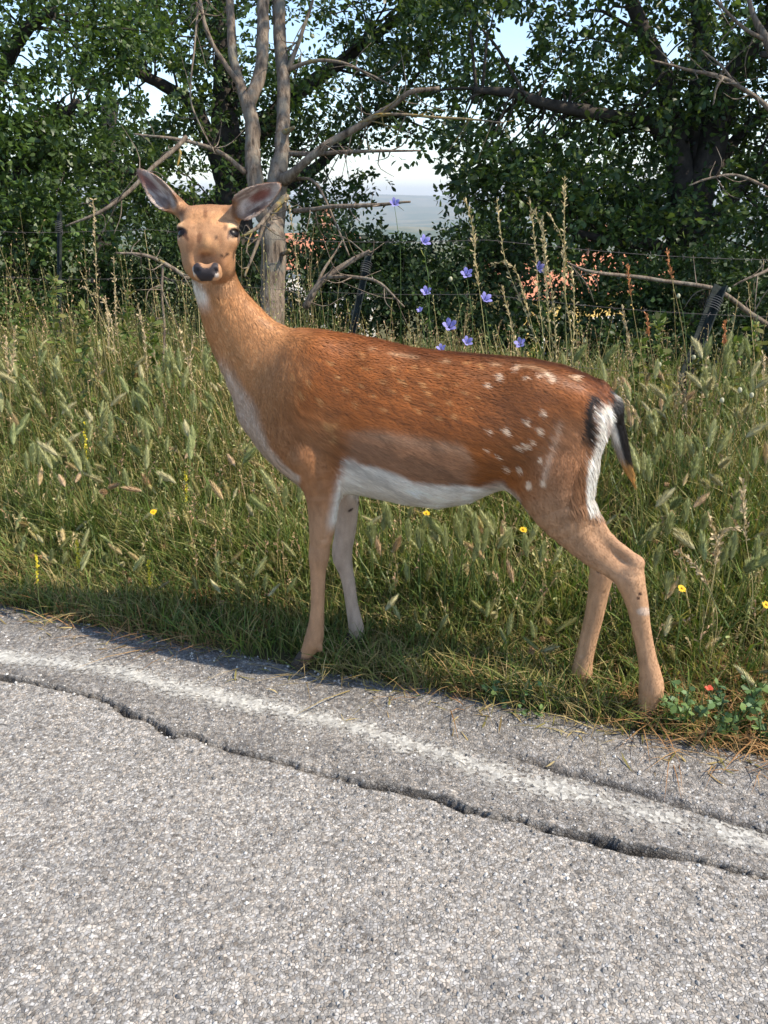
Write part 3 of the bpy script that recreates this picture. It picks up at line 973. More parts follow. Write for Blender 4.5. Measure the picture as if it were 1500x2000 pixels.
# dotted line along the back and down the thigh
bl = vnoise(np.stack([sx / 16, sx * 0, sx * 0 + 3], 1), 1.0)
lay([.62, .40, .22], np.exp(-((sy - topline - 15 - 8 * vnoise(np.stack([sx / 40, sx * 0, sx * 0], 1), 1.0)) / 3.5) ** 2) * sstep(690, 730, sx) * (1 - sstep(1130, 1150, sx)) * sstep(.35, .7, bl) * .5)
tl = np.interp(sy, [815, 860, 920, 960], [1090, 1080, 1066, 1058])
lay([.60, .42, .29], np.exp(-((sx - tl) / 6.0) ** 2) * sstep(810, 830, sy) * (1 - sstep(925, 960, sy)) * .55)
lay(DARKB * .5, (1 - sstep(2, 9, sy - topline)) * sstep(820, 900, sx) * (1 - sstep(1150, 1190, sx)) * .8)
# rump: white disc edged with black
rear = np.interp(sy, [760, 790, 840, 870, 914, 962, 995], [1203, 1200, 1190, 1182, 1169, 1154, 1148])
rb = rear - sx
tl_px = [(760, 1180), (790, 1196), (815, 1203), (850, 1212), (890, 1222), (920, 1232), (945, 1241)]
tailx = np.interp(sy, [p[0] for p in tl_px], [p[1] for p in tl_px])
is_tail = (sx > np.interp(sy, [752, 770, 790, 815, 850, 960], [1196, 1186, 1183, 1186, 1194, 1205])) & (sy < 990)
rump = (sy > 765) & (sy < 1010) & (sx > 1100) & ~is_tail
wb = np.interp(sy, [770, 800, 870, 900, 960, 1000], [1166, 1160, 1152, 1142, 1140, 1146])          # front border of the white
lay(WHITE, sstep(-4, 4, sx - wb + 14 * nz3) * rump * sstep(770, 790, sy) * (1 - sstep(985, 1008, sy)))
lay(BLACK, sstep(-24, -14, sx - wb + 8 * nz3) * (1 - sstep(-5, 2, sx - wb + 8 * nz3)) * sstep(762, 775, sy) * (1 - sstep(850, 876, sy)))
lay([.20, .08, .06], rump * np.exp(-((sx - np.interp(sy, [800, 870], [1180, 1186])) / 3.5) ** 2) * sstep(800, 820, sy) * (1 - sstep(860, 875, sy)) * .7)
lay(BLACK, is_tail.astype(float))
lay(WHITE, is_tail * (1 - sstep(-8, -2, sx - tailx + 5 * nz3)) * (1 - sstep(850, 885, sy)))
lay([.5, .42, .35], is_tail * (1 - sstep(-8, -3, sx - tailx)) * sstep(850, 885, sy) * .7)
lay(WHITE, is_tail * np.exp(-((sx - 1206) / 7.0) ** 2) * (1 - sstep(770, 782, sy)) * .8)
lay([.46, .24, .07], is_tail * sstep(895, 915, sy - .6 * (sx - tailx)))
# hooves region darker, flies and marks on the legs
for (x, y, rr) in ((661, 1020, 3.0), (676, 1046, 3.0), (1164, 1143, 3.2), (1250, 1160, 4), (1247, 1168, 3.5)):
    lay([.06, .03, .02], 1 - sstep(.6, 1.4, ((sx - x) ** 2 + (sy - y) ** 2) / rr ** 2))
lay([.75, .68, .60], (1 - sstep(.4, 1.3, ((sx - 1258) / 16) ** 2 + ((sy - 1194) / 9) ** 2)) * .35 * (bv[:, 1] < 0))
lay([.10, .06, .045], (1 - sstep(0.030, 0.042, bv[:, 2])) * .9)
# head
hx_, ha_, hn_ = hp[:, 0], hp[:, 1], hp[:, 2]
hd = is_head.astype(float)
HEADC = np.array([.45, .242, .120])
ax_ = np.abs(hx_)
fx, fy, _ = to_px(deer_world(bv))                   # front-view drawing coordinates of the face
frt = hd * sstep(.0, .25, bn @ toc_l)
def blot(cx, cy, a, b, ang=0.0, soft=.5):
    dx, dy = fx - cx + 3 * nzf, fy - cy + 3 * nzf
    ca, sa = math.cos(ang), math.sin(ang)
    d = np.sqrt(((dx * ca + dy * sa) / a) ** 2 + ((-dx * sa + dy * ca) / b) ** 2)
    return 1 - sstep(1 - soft, 1 + soft, d)
lay(HEADC, hd * sstep(-.125, -.10, hn_ + .35 * np.clip(ha_, 0, 1)) * (1 - sstep(.12, .16, ax_)))
lay([.30, .135, .052], frt * blot(403, 396, 42, 9) * .6)
lay([.56, .29, .125], frt * blot(385, 425, 20, 12) * .5)
lay([.56, .29, .125], frt * blot(428, 428, 20, 12) * .5)
lay([.22, .095, .040], frt * blot(401, 418, 4, 12) * .75)
lay([.28, .125, .052], frt * blot(440, 412, 9, 5, .5) * .6)
lay([.20, .085, .038], frt * blot(389, 466, 5, 11, .15) * .85)                  # dark streak by the bridge
lay([.26, .115, .050], frt * blot(372, 480, 8, 18, .1) * .5)
lay([.30, .14, .062], frt * blot(430, 470, 5, 12, -.15) * .55)
lay([.60, .335, .155], frt * blot(406, 478, 9, 17) * .85)                      # pale bridge
lay([.62, .35, .165], frt * blot(424, 487, 7, 14, -.15) * .5)
lay([.27, .155, .100], frt * blot(402, 503, 18, 8) * .6)                     # grey-brown above the nose
lay([.30, .16, .085], frt * blot(402, 516, 16, 6) * .7)
lay([.64, .40, .21], frt * blot(351, 438, 9, 5, -.3) * .85)                    # pale brows
lay([.64, .42, .23], frt * blot(454, 441, 11, 6, .35) * .9)
lay([.66, .46, .28], frt * blot(452, 468, 8, 4, .2) * .35)
lay([.022, .012, .009], hd * blot(354, 453, 13, 9.5, .25, .25))               # eye rims
lay([.022, .012, .009], hd * blot(457, 455, 12, 9.5, -.2, .25))
lay([.10, .045, .025], frt * blot(364, 464, 4, 8, -.5) * .9)
lay([.12, .055, .030], frt * blot(441, 447, 4, 5) * .7)
lay([.11, .05, .035], frt * blot(446, 464, 3, 5, .4) * .7)
lay([.16, .075, .038], hd * blot(352, 414, 9, 10) * .75)                       # dark ear roots
lay([.12, .055, .030], hd * blot(459, 415, 8, 14) * .8)
lay([.34, .16, .07], frt * blot(438, 512, 13, 16) * .5)
vx = np.abs(fx - 402.0)
muz = hd * sstep(-.1, .1, bn @ toc_l) * sstep(.070, .080, ha_)
lay(WHITE * .80, muz * blot(378, 530, 5, 11, .25) * .85)
lay(WHITE * .85, muz * blot(423, 537, 4.5, 5) * .7)
lay([.30, .22, .17], muz * blot(402, 552, 20, 6) * .8)  # shadow along the mouth line, painted into the coat
nose = muz * sstep(-1.2, 1.2, fy - (523 - 12 * sstep(5, 17, vx))) * sstep(-1.2, 1.2, (550 - 18 * sstep(8, 25, vx)) - fy) * (1 - sstep(23.5, 26, vx))
lay([.034, .028, .030], nose)
for (x, y, r_) in ((422, 465, 2.6), (433, 500, 3.2), (442, 497, 3.6), (437, 503, 2.5), (425, 578, 3)):
    lay([.05, .025, .015], blot(x, y, r_, r_, 0, .3) * (bv[:, 2] > .8) * .9)
# ears
for k_, (A, e, w, n, L) in enumerate(EARS):
    q = bv - A
    t, x, h = (q @ e) / L, q @ w, q @ n
    on = (t > .02) & (t < 1.05) & (np.abs(x) < .042) & (np.abs(h) < .045)
    front = on & ((bn @ n) > 0.05)
    lay([.30, .145, .065], on.astype(float) * sstep(.0, .1, t))
    lay([.26, .175, .135], front * sstep(.08, .2, t))
    streak = sstep(.35, .75, vnoise(np.stack([t * 4, x * 420, t * 0], 1), 1.0))
    lay([.52, .43, .36], front * sstep(.12, .3, t) * streak * .8 * (1 - sstep(.75, .95, t)))
    if k_ == 0:
        lay([.15, .055, .040], front * blot(289, 356, 27, 8, .72) * .9)
        lay([.62, .54, .46], front * blot(342, 404, 5, 20, -.35) * .8)
        lay([.10, .05, .035], front * blot(322, 392, 16, 5, .6) * .7)
        lay([.55, .47, .40], front * blot(300, 398, 26, 7, .75) * .6)
    else:
        lay([.20, .060, .040], front * blot(508, 383, 24, 10, -.45) * .95)
        lay([.08, .04, .03], front * blot(497, 412, 18, 4, -.35) * .75)
        lay([.56, .47, .40], front * blot(470, 412, 8, 14, .3) * .6)
        lay([.55, .46, .39], front * blot(538, 368, 8, 10) * .7)
    lay([.10, .05, .03], on * (1 - sstep(.03, .16, t)) * .6)
    lay([.50, .40, .32], on * sstep(.86, 1.0, np.abs(x) / (.024 if k_ == 0 else .027)) * .6)
nk = 1 - sstep(500, 600, sx + .25 * (sy - 700))
ca_, sa_ = .92 * (1 - nk) + .40 * nk, .39 * (1 - nk) + .91 * nk
streaks = fbm(np.stack([(ca_ * bv[:, 0] - sa_ * bv[:, 2]) * 11, bv[:, 1] * 60, (sa_ * bv[:, 0] + ca_ * bv[:, 2]) * 95 + 5 * nz3], 1), 1.0, 3) - .5
streaks *= 1 - .45 * nk
col *= (1 + .22 * nz3 + .18 * nzf + .95 * streaks * np.clip((flen - .005) / .006, 0, 1) + .45 * (fbm(bv * np.array([1, 1, .25]), 120, 2) - .5) * (flen < .008))[:, None]
col = np.clip(col, .005, .9)

# fur length by place
fl = flen.copy()
fl[is_head & (nose > .2)] = 0
fl = np.where(is_tail, .014, fl)
fl = np.where(rump & (rb < 40), .026, fl)
fl = np.where((belly > .5) | (under > .5), .020, fl)
eyez = is_head & ((((ax_ - .058) / .020) ** 2 + ((ha_ - .006) / .0135) ** 2 + ((hn_ + .013) / .018) ** 2) < 1)
fl[eyez] = 0
fl[bv[:, 2] < .012] = 0

deer = link('deer', None, loc=tuple(D0), label='spotted chestnut fallow deer standing on the road verge, head turned to face us', cat='deer')
deer.rotation_euler = (0, 0, math.atan2(DU[1], DU[0]))

m_skin, nt, out = new_mat('deer_skin')
at = N(nt, 'ShaderNodeAttribute', attribute_name='tint')
bs = N(nt, 'ShaderNodeBsdfPrincipled', Roughness=0.6)
bs.inputs['Specular IOR Level'].default_value = 0.25
nt.links.new(at.outputs['Color'], bs.inputs['Base Color'])
nt.links.new(bs.outputs[0], out.inputs[0])
body = Geo().add(bv, None, bq, col)
link('body', body.mesh('deer_body'), m_skin, deer)

# fur: short flat hairs lying along the coat
HAIRS = 230000
tri = np.concatenate([bq[:, [0, 1, 2]], bq[:, [0, 2, 3]]])
ar = np.linalg.norm(np.cross(bv[tri[:, 1]] - bv[tri[:, 0]], bv[tri[:, 2]] - bv[tri[:, 0]]), axis=1)
wgt = ar * (fl[tri].mean(1) > .002) * np.where(is_head[tri[:, 0]], 2.2, 1.0)
pick = rng.choice(len(tri), HAIRS, p=wgt / wgt.sum())
bc = rng.dirichlet((1, 1, 1), HAIRS)
def lerp(a):
    return (a[tri[pick]] * bc[..., None]).sum(1)
root, hnrm, hdir = lerp(bv), lerp(bn), lerp(fdir)
hlen = (fl[tri[pick]] * bc).sum(1) * rng.uniform(.6, 1.25, HAIRS)
hcol = lerp(col) * rng.uniform(.78, 1.22, (HAIRS, 1))
hnrm /= np.linalg.norm(hnrm, axis=1, keepdims=True) + 1e-9
hdir = hdir + .22 * (rng.random((HAIRS, 3)) - .5) + (.32 * np.clip((hlen - .005) / .006, .12, 1))[:, None] * np.stack([fbm(root, 9, 2) - .5, fbm(root + 5, 9, 2) - .5, fbm(root + 9, 9, 2) - .5], 1)
hdir -= hnrm * (hdir * hnrm).sum(1, keepdims=True)
hdir /= np.linalg.norm(hdir, axis=1, keepdims=True) + 1e-9
side = np.cross(hdir, hnrm)
lift = rng.uniform(.05, .20, HAIRS)[:, None]
wd = (0.00033 + .020 * hlen)[:, None] * rng.uniform(.7, 1.2, (HAIRS, 1))
p0 = root - hnrm * .0006
p1 = root + hdir * hlen[:, None] * .55 + hnrm * hlen[:, None] * lift * .8
p2 = root + hdir * hlen[:, None] + hnrm * hlen[:, None] * lift * .9
hv = np.stack([p0 - side * wd, p0 + side * wd, p1 - side * wd * .8, p1 + side * wd * .8, p2], 1)
base = np.arange(HAIRS)[:, None] * 5
f4 = np.concatenate([base + 0, base + 1, base + 3, base + 2], 1)
f3 = np.concatenate([base + 2, base + 3, base + 4], 1)
hc = np.repeat(hcol[:, None], 5, 1)
hc[:, 4] *= 1.25
fur = Geo().add(hv.reshape(-1, 3), f3, f4, np.clip(hc.reshape(-1, 3), 0, .95))
m_fur, nt, out = new_mat('deer_fur')
at = N(nt, 'ShaderNodeAttribute', attribute_name='tint')
bs = N(nt, 'ShaderNodeBsdfPrincipled', Roughness=0.48)
bs.inputs['Specular IOR Level'].default_value = 0.35
nt.links.new(at.outputs['Color'], bs.inputs['Base Color'])
tr = N(nt, 'ShaderNodeBsdfTranslucent')
nt.links.new(at.outputs['Color'], tr.inputs['Color'])
mx = N(nt, 'ShaderNodeMixShader', Fac=0.18)
nt.links.new(bs.outputs[0], mx.inputs[1]); nt.links.new(tr.outputs[0], mx.inputs[2])
nt.links.new(mx.outputs[0], out.inputs[0])
fme = fur.mesh('deer_fur')
nrm = np.repeat(hnrm, 5, 0) + np.repeat(hdir, 5, 0) * .25
nrm /= np.linalg.norm(nrm, axis=1, keepdims=True)
fme.normals_split_custom_set_from_vertices(nrm.astype(np.float32))
link('fur', fme, m_fur, deer, kind='stuff')

# eyes and hooves
m_eye, nt, out = new_mat('deer_eye')
bs = N(nt, 'ShaderNodeBsdfPrincipled', Roughness=0.35)
bs.inputs['Specular IOR Level'].default_value = 0.25
bs.inputs['Base Color'].default_value = (.008, .005, .004, 1)
nt.links.new(bs.outputs[0], out.inputs[0])
def sphere(g, c, r, axes=np.eye(3), nu=16, nv=10, col=(1, 1, 1)):
    th = np.linspace(0, math.pi, nv)
    ph = np.arange(nu) * 2 * math.pi / nu
    V = np.stack([np.outer(np.sin(th), np.cos(ph)), np.outer(np.sin(th), np.sin(ph)), np.outer(np.cos(th), np.ones(nu))], -1).reshape(-1, 3)
    V = (V * np.asarray(r)) @ np.asarray(axes) + np.asarray(c)
    i = np.arange(nv - 1)[:, None] * nu
    j = np.arange(nu)[None]
    g.add(V, None, np.stack([i + j, i + nu + j, i + nu + (j + 1) % nu, i + (j + 1) % nu], -1).reshape(-1, 4), col)
for s in (-1, 1):
    g = Geo()
    sphere(g, H(.0485 * s, .006, -.0165), (.0155, .0140, .0140), HM)
    link('eye', g.mesh('eye'), m_eye, deer)
m_hoof = mat_attr('hoof_horn', .55, noise=90, noise_amt=.4)
def hoof(px, py, v, r, fwd=-1):
    g = Geo()
    c, rr = PX(px, py, v, r)
    zt = .040
    for sv in (-1, 1):                              # two cloven claws
        prof = [(0.0, 1.25, .60), (.012, 1.18, .58), (.026, .95, .52), (zt, .70, .45), (zt + .012, .5, .35)]
        rings = []
        for z, a, b in prof:
            ph = np.arange(10) * 2 * math.pi / 10
            cx = np.cos(ph); sxn = np.sin(ph)
            long_ = np.where(cx > 0, 1.35, .75)
            rings.append(np.stack([c[0] + fwd * (cx * long_ * a * rr + (.25 - z * 10) * rr), c[1] + sv * rr * .52 + sxn * b * rr * .95, np.full(10, z - .004)], 1))
        V = np.concatenate(rings)
        i = np.arange(len(prof) - 1)[:, None] * 10
        j = np.arange(10)[None]
        g.add(V, None, np.stack([i + j, i + (j + 1) % 10, i + 10 + (j + 1) % 10, i + 10 + j], -1).reshape(-1, 4), (.045, .035, .03))
        g.add(np.concatenate([rings[0], rings[0].mean(0)[None]]), [[(a + 1) % 10, a, 10] for a in range(10)], None, (.04, .03, .03))
    link('hoof', g.mesh('hoof'), m_hoof, deer)
hoof(594, 1290, -.074, 14)
hoof(690, 1275, .056, 12)
hoof(1262, 1396, -.038, 17)
hoof(1131, 1358, .050, 15)
# ------------------------------------------------------------------ trees, shrubs, fence
LEAF = np.array([[0, 0, 0], [.34, .19, .03], [.72, .27, .01], [1, 0, -.07], [.72, -.27, .01], [.34, -.19, .03]])
LEAF3 = np.array([[0, 1, 5], [2, 3, 4]])
LEAF4 = np.array([[1, 2, 4, 5]])
def unit(a):
    return a / (np.linalg.norm(a, axis=-1, keepdims=True) + 1e-9)
def leaves(g, P, D, Nn, L, C, shape=1.0):
    """flat lobed leaves: base P, direction D, upper side Nn, length L, colour C"""
    n = len(P)
    D = unit(D)
    S = unit(np.cross(Nn, D))
    U = np.cross(D, S)
    jit_ = rng.uniform(.8, 1.2, (n, 6))
    X, Y, Z = LEAF[None, :, 0] * L[:, None], LEAF[None, :, 1] * L[:, None] * jit_ * shape, LEAF[None, :, 2] * L[:, None] * rng.uniform(-1.5, 2.5, (n, 1))
    V = P[:, None] + X[..., None] * D[:, None] + Y[..., None] * S[:, None] + Z[..., None] * U[:, None]
    o = (np.arange(n) * 6)[:, None, None]
    g.add(V.reshape(-1, 3), (LEAF3[None] + o).reshape(-1, 3), (LEAF4[None] + o).reshape(-1, 4), np.repeat(C, 6, 0))

GAPS = [(1000, 75, 46, 50), (1310, 95, 30, 36), (835, 345, 40, 26), (800, 424, 60, 40), (705, 318, 36, 19), (50, 110, 38, 24), (150, 188, 40, 22), (305, 165, 40, 42), (235, 175, 24, 20), (365, 70, 18, 16), (405, 352, 36, 18),
        (1015, 255, 26, 18), (345, 345, 30, 14), (300, 215, 26, 16), (660, 330, 30, 20), (600, 190, 16, 14), (1075, 245, 20, 14), (606, 478, 22, 11), (640, 470, 14, 8), (575, 560, 14, 40), (760, 30, 16, 14), (1190, 110, 14, 16), (930, 210, 18, 16),
        (1290, 480, 26, 16), (1440, 470, 26, 12), (1240, 470, 18, 12), (1075, 538, 16, 10), (1105, 546, 14, 7), (1152, 552, 14, 8), (1082, 602, 20, 9), (1135, 612, 24, 10), (1184, 622, 14, 7),
        (1180, 30, 16, 14), (1250, 130, 12, 18), (1290, 185, 14, 12), (960, 20, 14, 12), (930, 110, 14, 10), (1440, 60, 14, 18), (1425, 262, 14, 12), (1270, 335, 16, 10), (1060, 330, 14, 10), (880, 290, 16, 12), (870, 120, 12, 10), (690, 150, 14, 12),
        (640, 62, 12, 12), (420, 120, 14, 14), (410, 230, 14, 12), (280, 255, 14, 10), (210, 250, 14, 12), (120, 262, 14, 10), (95, 30, 14, 10), (185, 130, 12, 12), (1330, 330, 10, 22), (1400, 330, 10, 20), (1330, 220, 10, 16), (1395, 90, 10, 20), (760, 250, 16, 12), (270, 60, 12, 12), (20, 200, 14, 10), (640, 240, 12, 10), (1480, 160, 12, 14), (1120, 60, 10, 12), (1100, 170, 12, 10), (1170, 280, 12, 8)]
def in_gap(P):
    x, y, d = to_px(P)
    m = np.zeros(len(P), bool)
    for gx, gy, a, b in GAPS:
        m |= ((x - gx) / a) ** 2 + ((y - gy) / b) ** 2 < 1
    return m

def crown(g, blobs, sprays, per, L, cols, spread=.135, flat=.6, gaps=True, tw=None, origin=None, twc=(.05, .04, .03)):
    for (c, rad, n) in blobs:
        c, rad = np.asarray(c, float), np.broadcast_to(np.asarray(rad, float), (3,))
        d = unit(rng.normal(size=(n, 3)))
        K = c + d * rad * (rng.random((n, 1)) ** .38)                       # leafy boughs through the volume
        tone = rng.uniform(.75, 1.25, n)
        Sx = np.repeat(K, sprays, 0) + rng.normal(size=(n * sprays, 3)) * spread * np.array([1, 1, flat])
        st = np.repeat(tone, sprays) * rng.uniform(.85, 1.15, n * sprays)
        if gaps:
            k = ~in_gap(Sx)
            Sx, st = Sx[k], st[k]
        Ax = unit(Sx - c + rng.normal(size=Sx.shape) * .6 * rad.mean())
        P = np.repeat(Sx, per, 0)
        A = np.repeat(Ax, per, 0)
        m = len(P)
        dirs = unit(A * .7 + rng.normal(size=(m, 3)) * .75 + np.array([0, 0, -.12]))
        P = P + dirs * rng.uniform(0, .045, (m, 1)) - A * rng.uniform(0, .05, (m, 1))
        up = unit(np.array([0, 0, 1.0]) + rng.normal(size=(m, 3)) * .55)
        ci = rng.integers(0, len(cols), m)
        C = np.asarray(cols)[ci] * (np.repeat(st, per) * rng.uniform(.75, 1.3, m))[:, None]
        leaves(g, P, dirs, up, rng.uniform(L[0], L[1], m), C)
        if tw is not None and origin is not None:
            O = np.asarray(origin, float)
            for q in K[::2]:
                dd = ((O - q) ** 2).sum(1)
                near = O[rng.choice(np.argsort(dd)[:9])]
                if np.sqrt(dd.min()) > .75 or in_gap(np.array([q]))[0]:
                    continue
                Ld = np.linalg.norm(q - near)
                pth = [near, near * .68 + q * .32 + rng.normal(size=3) * .10 * Ld + np.array([0, 0, .10 * Ld]), near * .32 + q * .68 + rng.normal(size=3) * .12 * Ld, q]
                tube(tw, smooth_path(pth, 8), np.linspace(.004 + .010 * min(1, Ld), .0025, 8), 4, twc, cap=False)

m_leaf = mat_attr('oak_leaf', .42, transl=.38, spec=.45)
m_leaf2 = mat_attr('shrub_leaf', .5, transl=.30, spec=.35)
m_bark = mat_attr('oak_bark', .95, noise=16, noise_amt=.5, bump=.9)
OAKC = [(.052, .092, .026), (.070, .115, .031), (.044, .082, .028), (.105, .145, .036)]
OAK_LIT = [(.068, .115, .028), (.092, .145, .035), (.056, .098, .028)]  # lighter greens: sunlight painted into the sunlit oak's leaves

def limbs_world(specs):
    out = []
    for sp in specs:
        out.append((np.array([at_depth(x, y, d) for x, y, d, r in sp]), np.array([r for *_, r in sp])))
    return out

def oak(specs, blobs, n_spray, per, label, group='oak trees beyond the fence', cols=OAKC, L=(.034, .062), root=None):
    lw = limbs_world(specs)
    base = lw[0][0][0].copy()
    gz = float(ground_z(base[0], base[1]))
    o = link('oak_tree', None, loc=(base[0], base[1], gz), label=label, cat='tree', group=group)
    loc = np.array([base[0], base[1], gz])
    g = Geo()
    allp = []
    for k, (P, r) in enumerate(lw):
        if k == 0:
            P = np.concatenate([[[base[0], base[1], gz - .15]], P]); r = np.concatenate([[r[0] * 1.5], r])
        q = smooth_path(np.concatenate([P, r[:, None]], 1), 5 * len(P))
        w = (vnoise(q[:, :3], 2.3)[:, None] - .5) * np.minimum(1, np.arange(len(q)) / 3)[:, None] * .06
        tube(g, q[:, :3] + w - loc, np.maximum(q[:, 3], .004), 9, (.050, .041, .033), rough=.16)
        allp.append(q[1:, :3])
    link('trunk', g.mesh('oak_trunk'), m_bark, o)
    g, tw = Geo(), Geo()
    crown(g, blobs, n_spray, per, L, cols, tw=tw, origin=np.concatenate(allp))
    for G in (g, tw):
        G.v = [v - loc.astype(np.float32) for v in G.v]
    if tw.n:
        link('branches', tw.mesh('oak_branches'), m_bark, o, kind='stuff')
    link('crown', g.mesh('oak_crown'), m_leaf, o)
    return o
def B(px, py, d, r, n):
    return (at_depth(px, py, d), np.asarray(r, float), n)

# many-stemmed oak
oak([[(1338, 690, 5.4, .16), (1345, 560, 5.4, .145), (1348, 470, 5.4, .15), (1345, 400, 5.4, .15)],
     [(1340, 420, 5.4, .11), (1322, 300, 5.4, .085), (1298, 170, 5.35, .062), (1240, 20, 5.3, .045), (1190, -120, 5.3, .03)],
     [(1350, 420, 5.4, .11), (1366, 280, 5.45, .085), (1370, 120, 5.5, .07), (1362, -20, 5.5, .055), (1350, -250, 5.5, .03)],
     [(1352, 430, 5.4, .11), (1388, 300, 5.35, .09), (1420, 180, 5.3, .08), (1475, 80, 5.2, .065), (1560, -40, 5.1, .045)],
     [(1330, 330, 5.4, .06), (1270, 250, 5.3, .045), (1180, 232, 5.1, .042), (1085, 212, 5.0, .036), (1000, 184, 4.9, .028), (930, 172, 4.85, .018)],
     [(1350, 480, 5.4, .07), (1420, 400, 5.3, .05), (1480, 330, 5.2, .035), (1560, 300, 5.1, .02)],
     [(1342, 520, 5.4, .06), (1280, 480, 5.3, .04), (1200, 470, 5.2, .03), (1100, 440, 5.1, .018)],
     [(1350, 400, 5.4, .05), (1440, 270, 5.6, .04), (1520, 200, 5.8, .03)]],
    [B(1290, 60, 5.5, (1.5, 1.1, 1.2), 105), B(1060, 130, 5.2, (.85, .8, .9), 62), B(1120, 340, 5.2, (.75, .7, .55), 52), B(1450, 250, 5.5, (.8, .8, .9), 48), B(1330, -420, 5.5, (1.7, 1.4, 1.2), 66), B(960, 330, 5.0, (.36, .4, .3), 14),
     B(1230, 440, 5.3, (.6, .6, .35), 30), B(1440, 480, 5.4, (.5, .6, .35), 20), (np.array([2.0, 4.75, 3.5]), np.array([1.9, 1.3, .9]), 95)],  # last blob: unseen crown mass overhead, added to shade the shrubs
    14, 8, 'dark oak whose trunk splits into several stems beyond the fence')
# middle oak
oak([[(470, 680, 6.6, .17), (468, 560, 6.6, .16), (462, 470, 6.6, .15), (450, 330, 6.6, .13), (440, 150, 6.6, .10), (430, -100, 6.6, .06)],
     [(455, 400, 6.6, .08), (390, 230, 6.5, .06), (320, 172, 6.4, .045), (230, 120, 6.3, .03)],
     [(455, 430, 6.6, .07), (330, 370, 6.4, .05), (210, 322, 6.2, .04), (145, 296, 6.1, .02)],
     [(450, 330, 6.6, .09), (560, 200, 6.7, .07), (680, 110, 6.7, .05), (800, 20, 6.7, .035)],
     [(455, 420, 6.6, .06), (600, 340, 6.5, .045), (700, 250, 6.4, .03), (760, 220, 6.4, .018)]],
    [B(560, -20, 6.6, (1.5, 1.1, 1.1), 84), B(330, 180, 6.3, (.95, .9, .9), 70), B(800, 90, 6.4, (.95, .9, .8), 66), B(600, 250, 6.5, (.8, .7, .45), 42), B(330, 370, 6.2, (.6, .6, .4), 34), B(560, -450, 6.6, (1.9, 1.5, 1.2), 50), B(640, 395, 6.3, (.26, .4, .16), 10)],
    14, 8, 'leafy oak standing directly behind the bare dead tree')
# sunlit oak by the slim fence post
oak([[(60, 650, 5.3, .12), (40, 520, 5.3, .11), (10, 330, 5.3, .07), (-40, 120, 5.3, .05), (-60, -100, 5.3, .03)],
     [(20, 380, 5.3, .05), (90, 260, 5.1, .04), (150, 200, 5.0, .02)],
     [(-20, 180, 5.3, .05), (50, 60, 5.1, .04), (110, 20, 5.0, .025)]],
    [B(50, 120, 5.0, (.75, .7, .75), 60), B(30, 330, 4.9, (.62, .6, .5), 50), B(-180, 250, 5.2, (.8, .8, 1.0), 40), B(70, -250, 5.2, (1.1, 1.0, .8), 40), B(60, 470, 4.8, (.38, .4, .25), 20), B(200, 60, 5.2, (.35, .4, .35), 16)],
    14, 8, 'sunlit bright green oak behind the slim upright fence post', cols=OAK_LIT, L=(.032, .055))
# oak added outside the frame for its shade; boughs reach over the leaning post
oak([[(1900, 760, 4.9, .15), (1890, 560, 4.9, .14), (1860, 200, 5.0, .11), (1830, -150, 5.0, .08)],
     [(1870, 300, 4.95, .06), (1700, 180, 4.8, .045), (1560, 120, 4.7, .03), (1490, 100, 4.65, .016)]],
    [B(1800, 100, 5.0, (.95, 1.0, .9), 48), B(1900, -350, 5.1, (1.7, 1.5, 1.2), 60), B(1610, 330, 4.9, (.45, .5, .5), 22), B(1600, -50, 4.9, (.5, .6, .5), 22), (np.array([4.3, 4.5, 3.0]), np.array([1.4, 1.2, 1.4]), 85)],  # last blob: out-of-view foliage added to throw shade
    13, 8, 'added, mostly unseen shade oak whose leafy boughs overhang the wire-wrapped leaning post')
# trees farther down the slope
oak([[(200, 620, 10, .16), (205, 450, 10, .14), (215, 200, 10, .10)]],
    [B(180, 380, 10, (1.6, 1.2, 1.1), 50), B(280, 120, 10.5, (1.6, 1.2, 1.2), 40), B(420, 480, 9.5, (.9, .8, .6), 30)], 13, 8, 'shaded oak farther down the slope behind the sunlit oak', L=(.06, .10))
oak([[(1000, 640, 10.5, .16), (1000, 500, 10.5, .14), (1010, 300, 10.5, .10)]],
    [B(1030, 470, 10, (1.1, 1.0, .45), 34), B(1180, 300, 10.5, (1.3, 1.2, 1.0), 36), B(1480, 380, 10, (1.2, 1.2, 1.0), 34), B(1350, 560, 10, (.9, .9, .5), 22)], 13, 8, 'shaded oak farther down the slope behind the many-stemmed oak', L=(.06, .10))

# shrubs of the understorey
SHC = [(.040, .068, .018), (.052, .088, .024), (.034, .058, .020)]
SH_LIT = [(.075, .125, .030), (.095, .150, .036), (.06, .10, .03)]  # lighter greens that paint sunshine onto the bright shrub
def shrub(blobs, sprays, per, label, cols=SHC, L=(.026, .045), name='shrub', group='shrubs along the fence'):
    c0 = blobs[0][0]
    gz = float(ground_z(c0[0], c0[1]))
    loc = np.array([c0[0], c0[1], gz])
    o = link(name, None, loc=tuple(loc), label=label, cat='shrub', group=group)
    g, st = Geo(), Geo()
    crown(g, blobs, sprays, per, L, cols, spread=.085, flat=.8, gaps=True)
    for (c, rad, n) in blobs:
        for k in range(5):
            tip = c + unit(rng.normal(size=3)) * np.asarray(rad) * .8
            b = np.array([c[0] + rng.uniform(-.1, .1), c[1] + rng.uniform(-.1, .1), float(ground_z(c[0], c[1])) - .05])
            tube(st, smooth_path([b, (b + tip) / 2 + rng.normal(size=3) * .06, tip], 7), np.linspace(.011, .003, 7), 5, (.09, .07, .05), cap=False)
    for G in (g, st):
        G.v = [v - loc.astype(np.float32) for v in G.v]
    link('stems', st.mesh('shrub_stems'), m_bark, o)
    link('foliage', g.mesh('shrub_foliage'), m_leaf2, o)
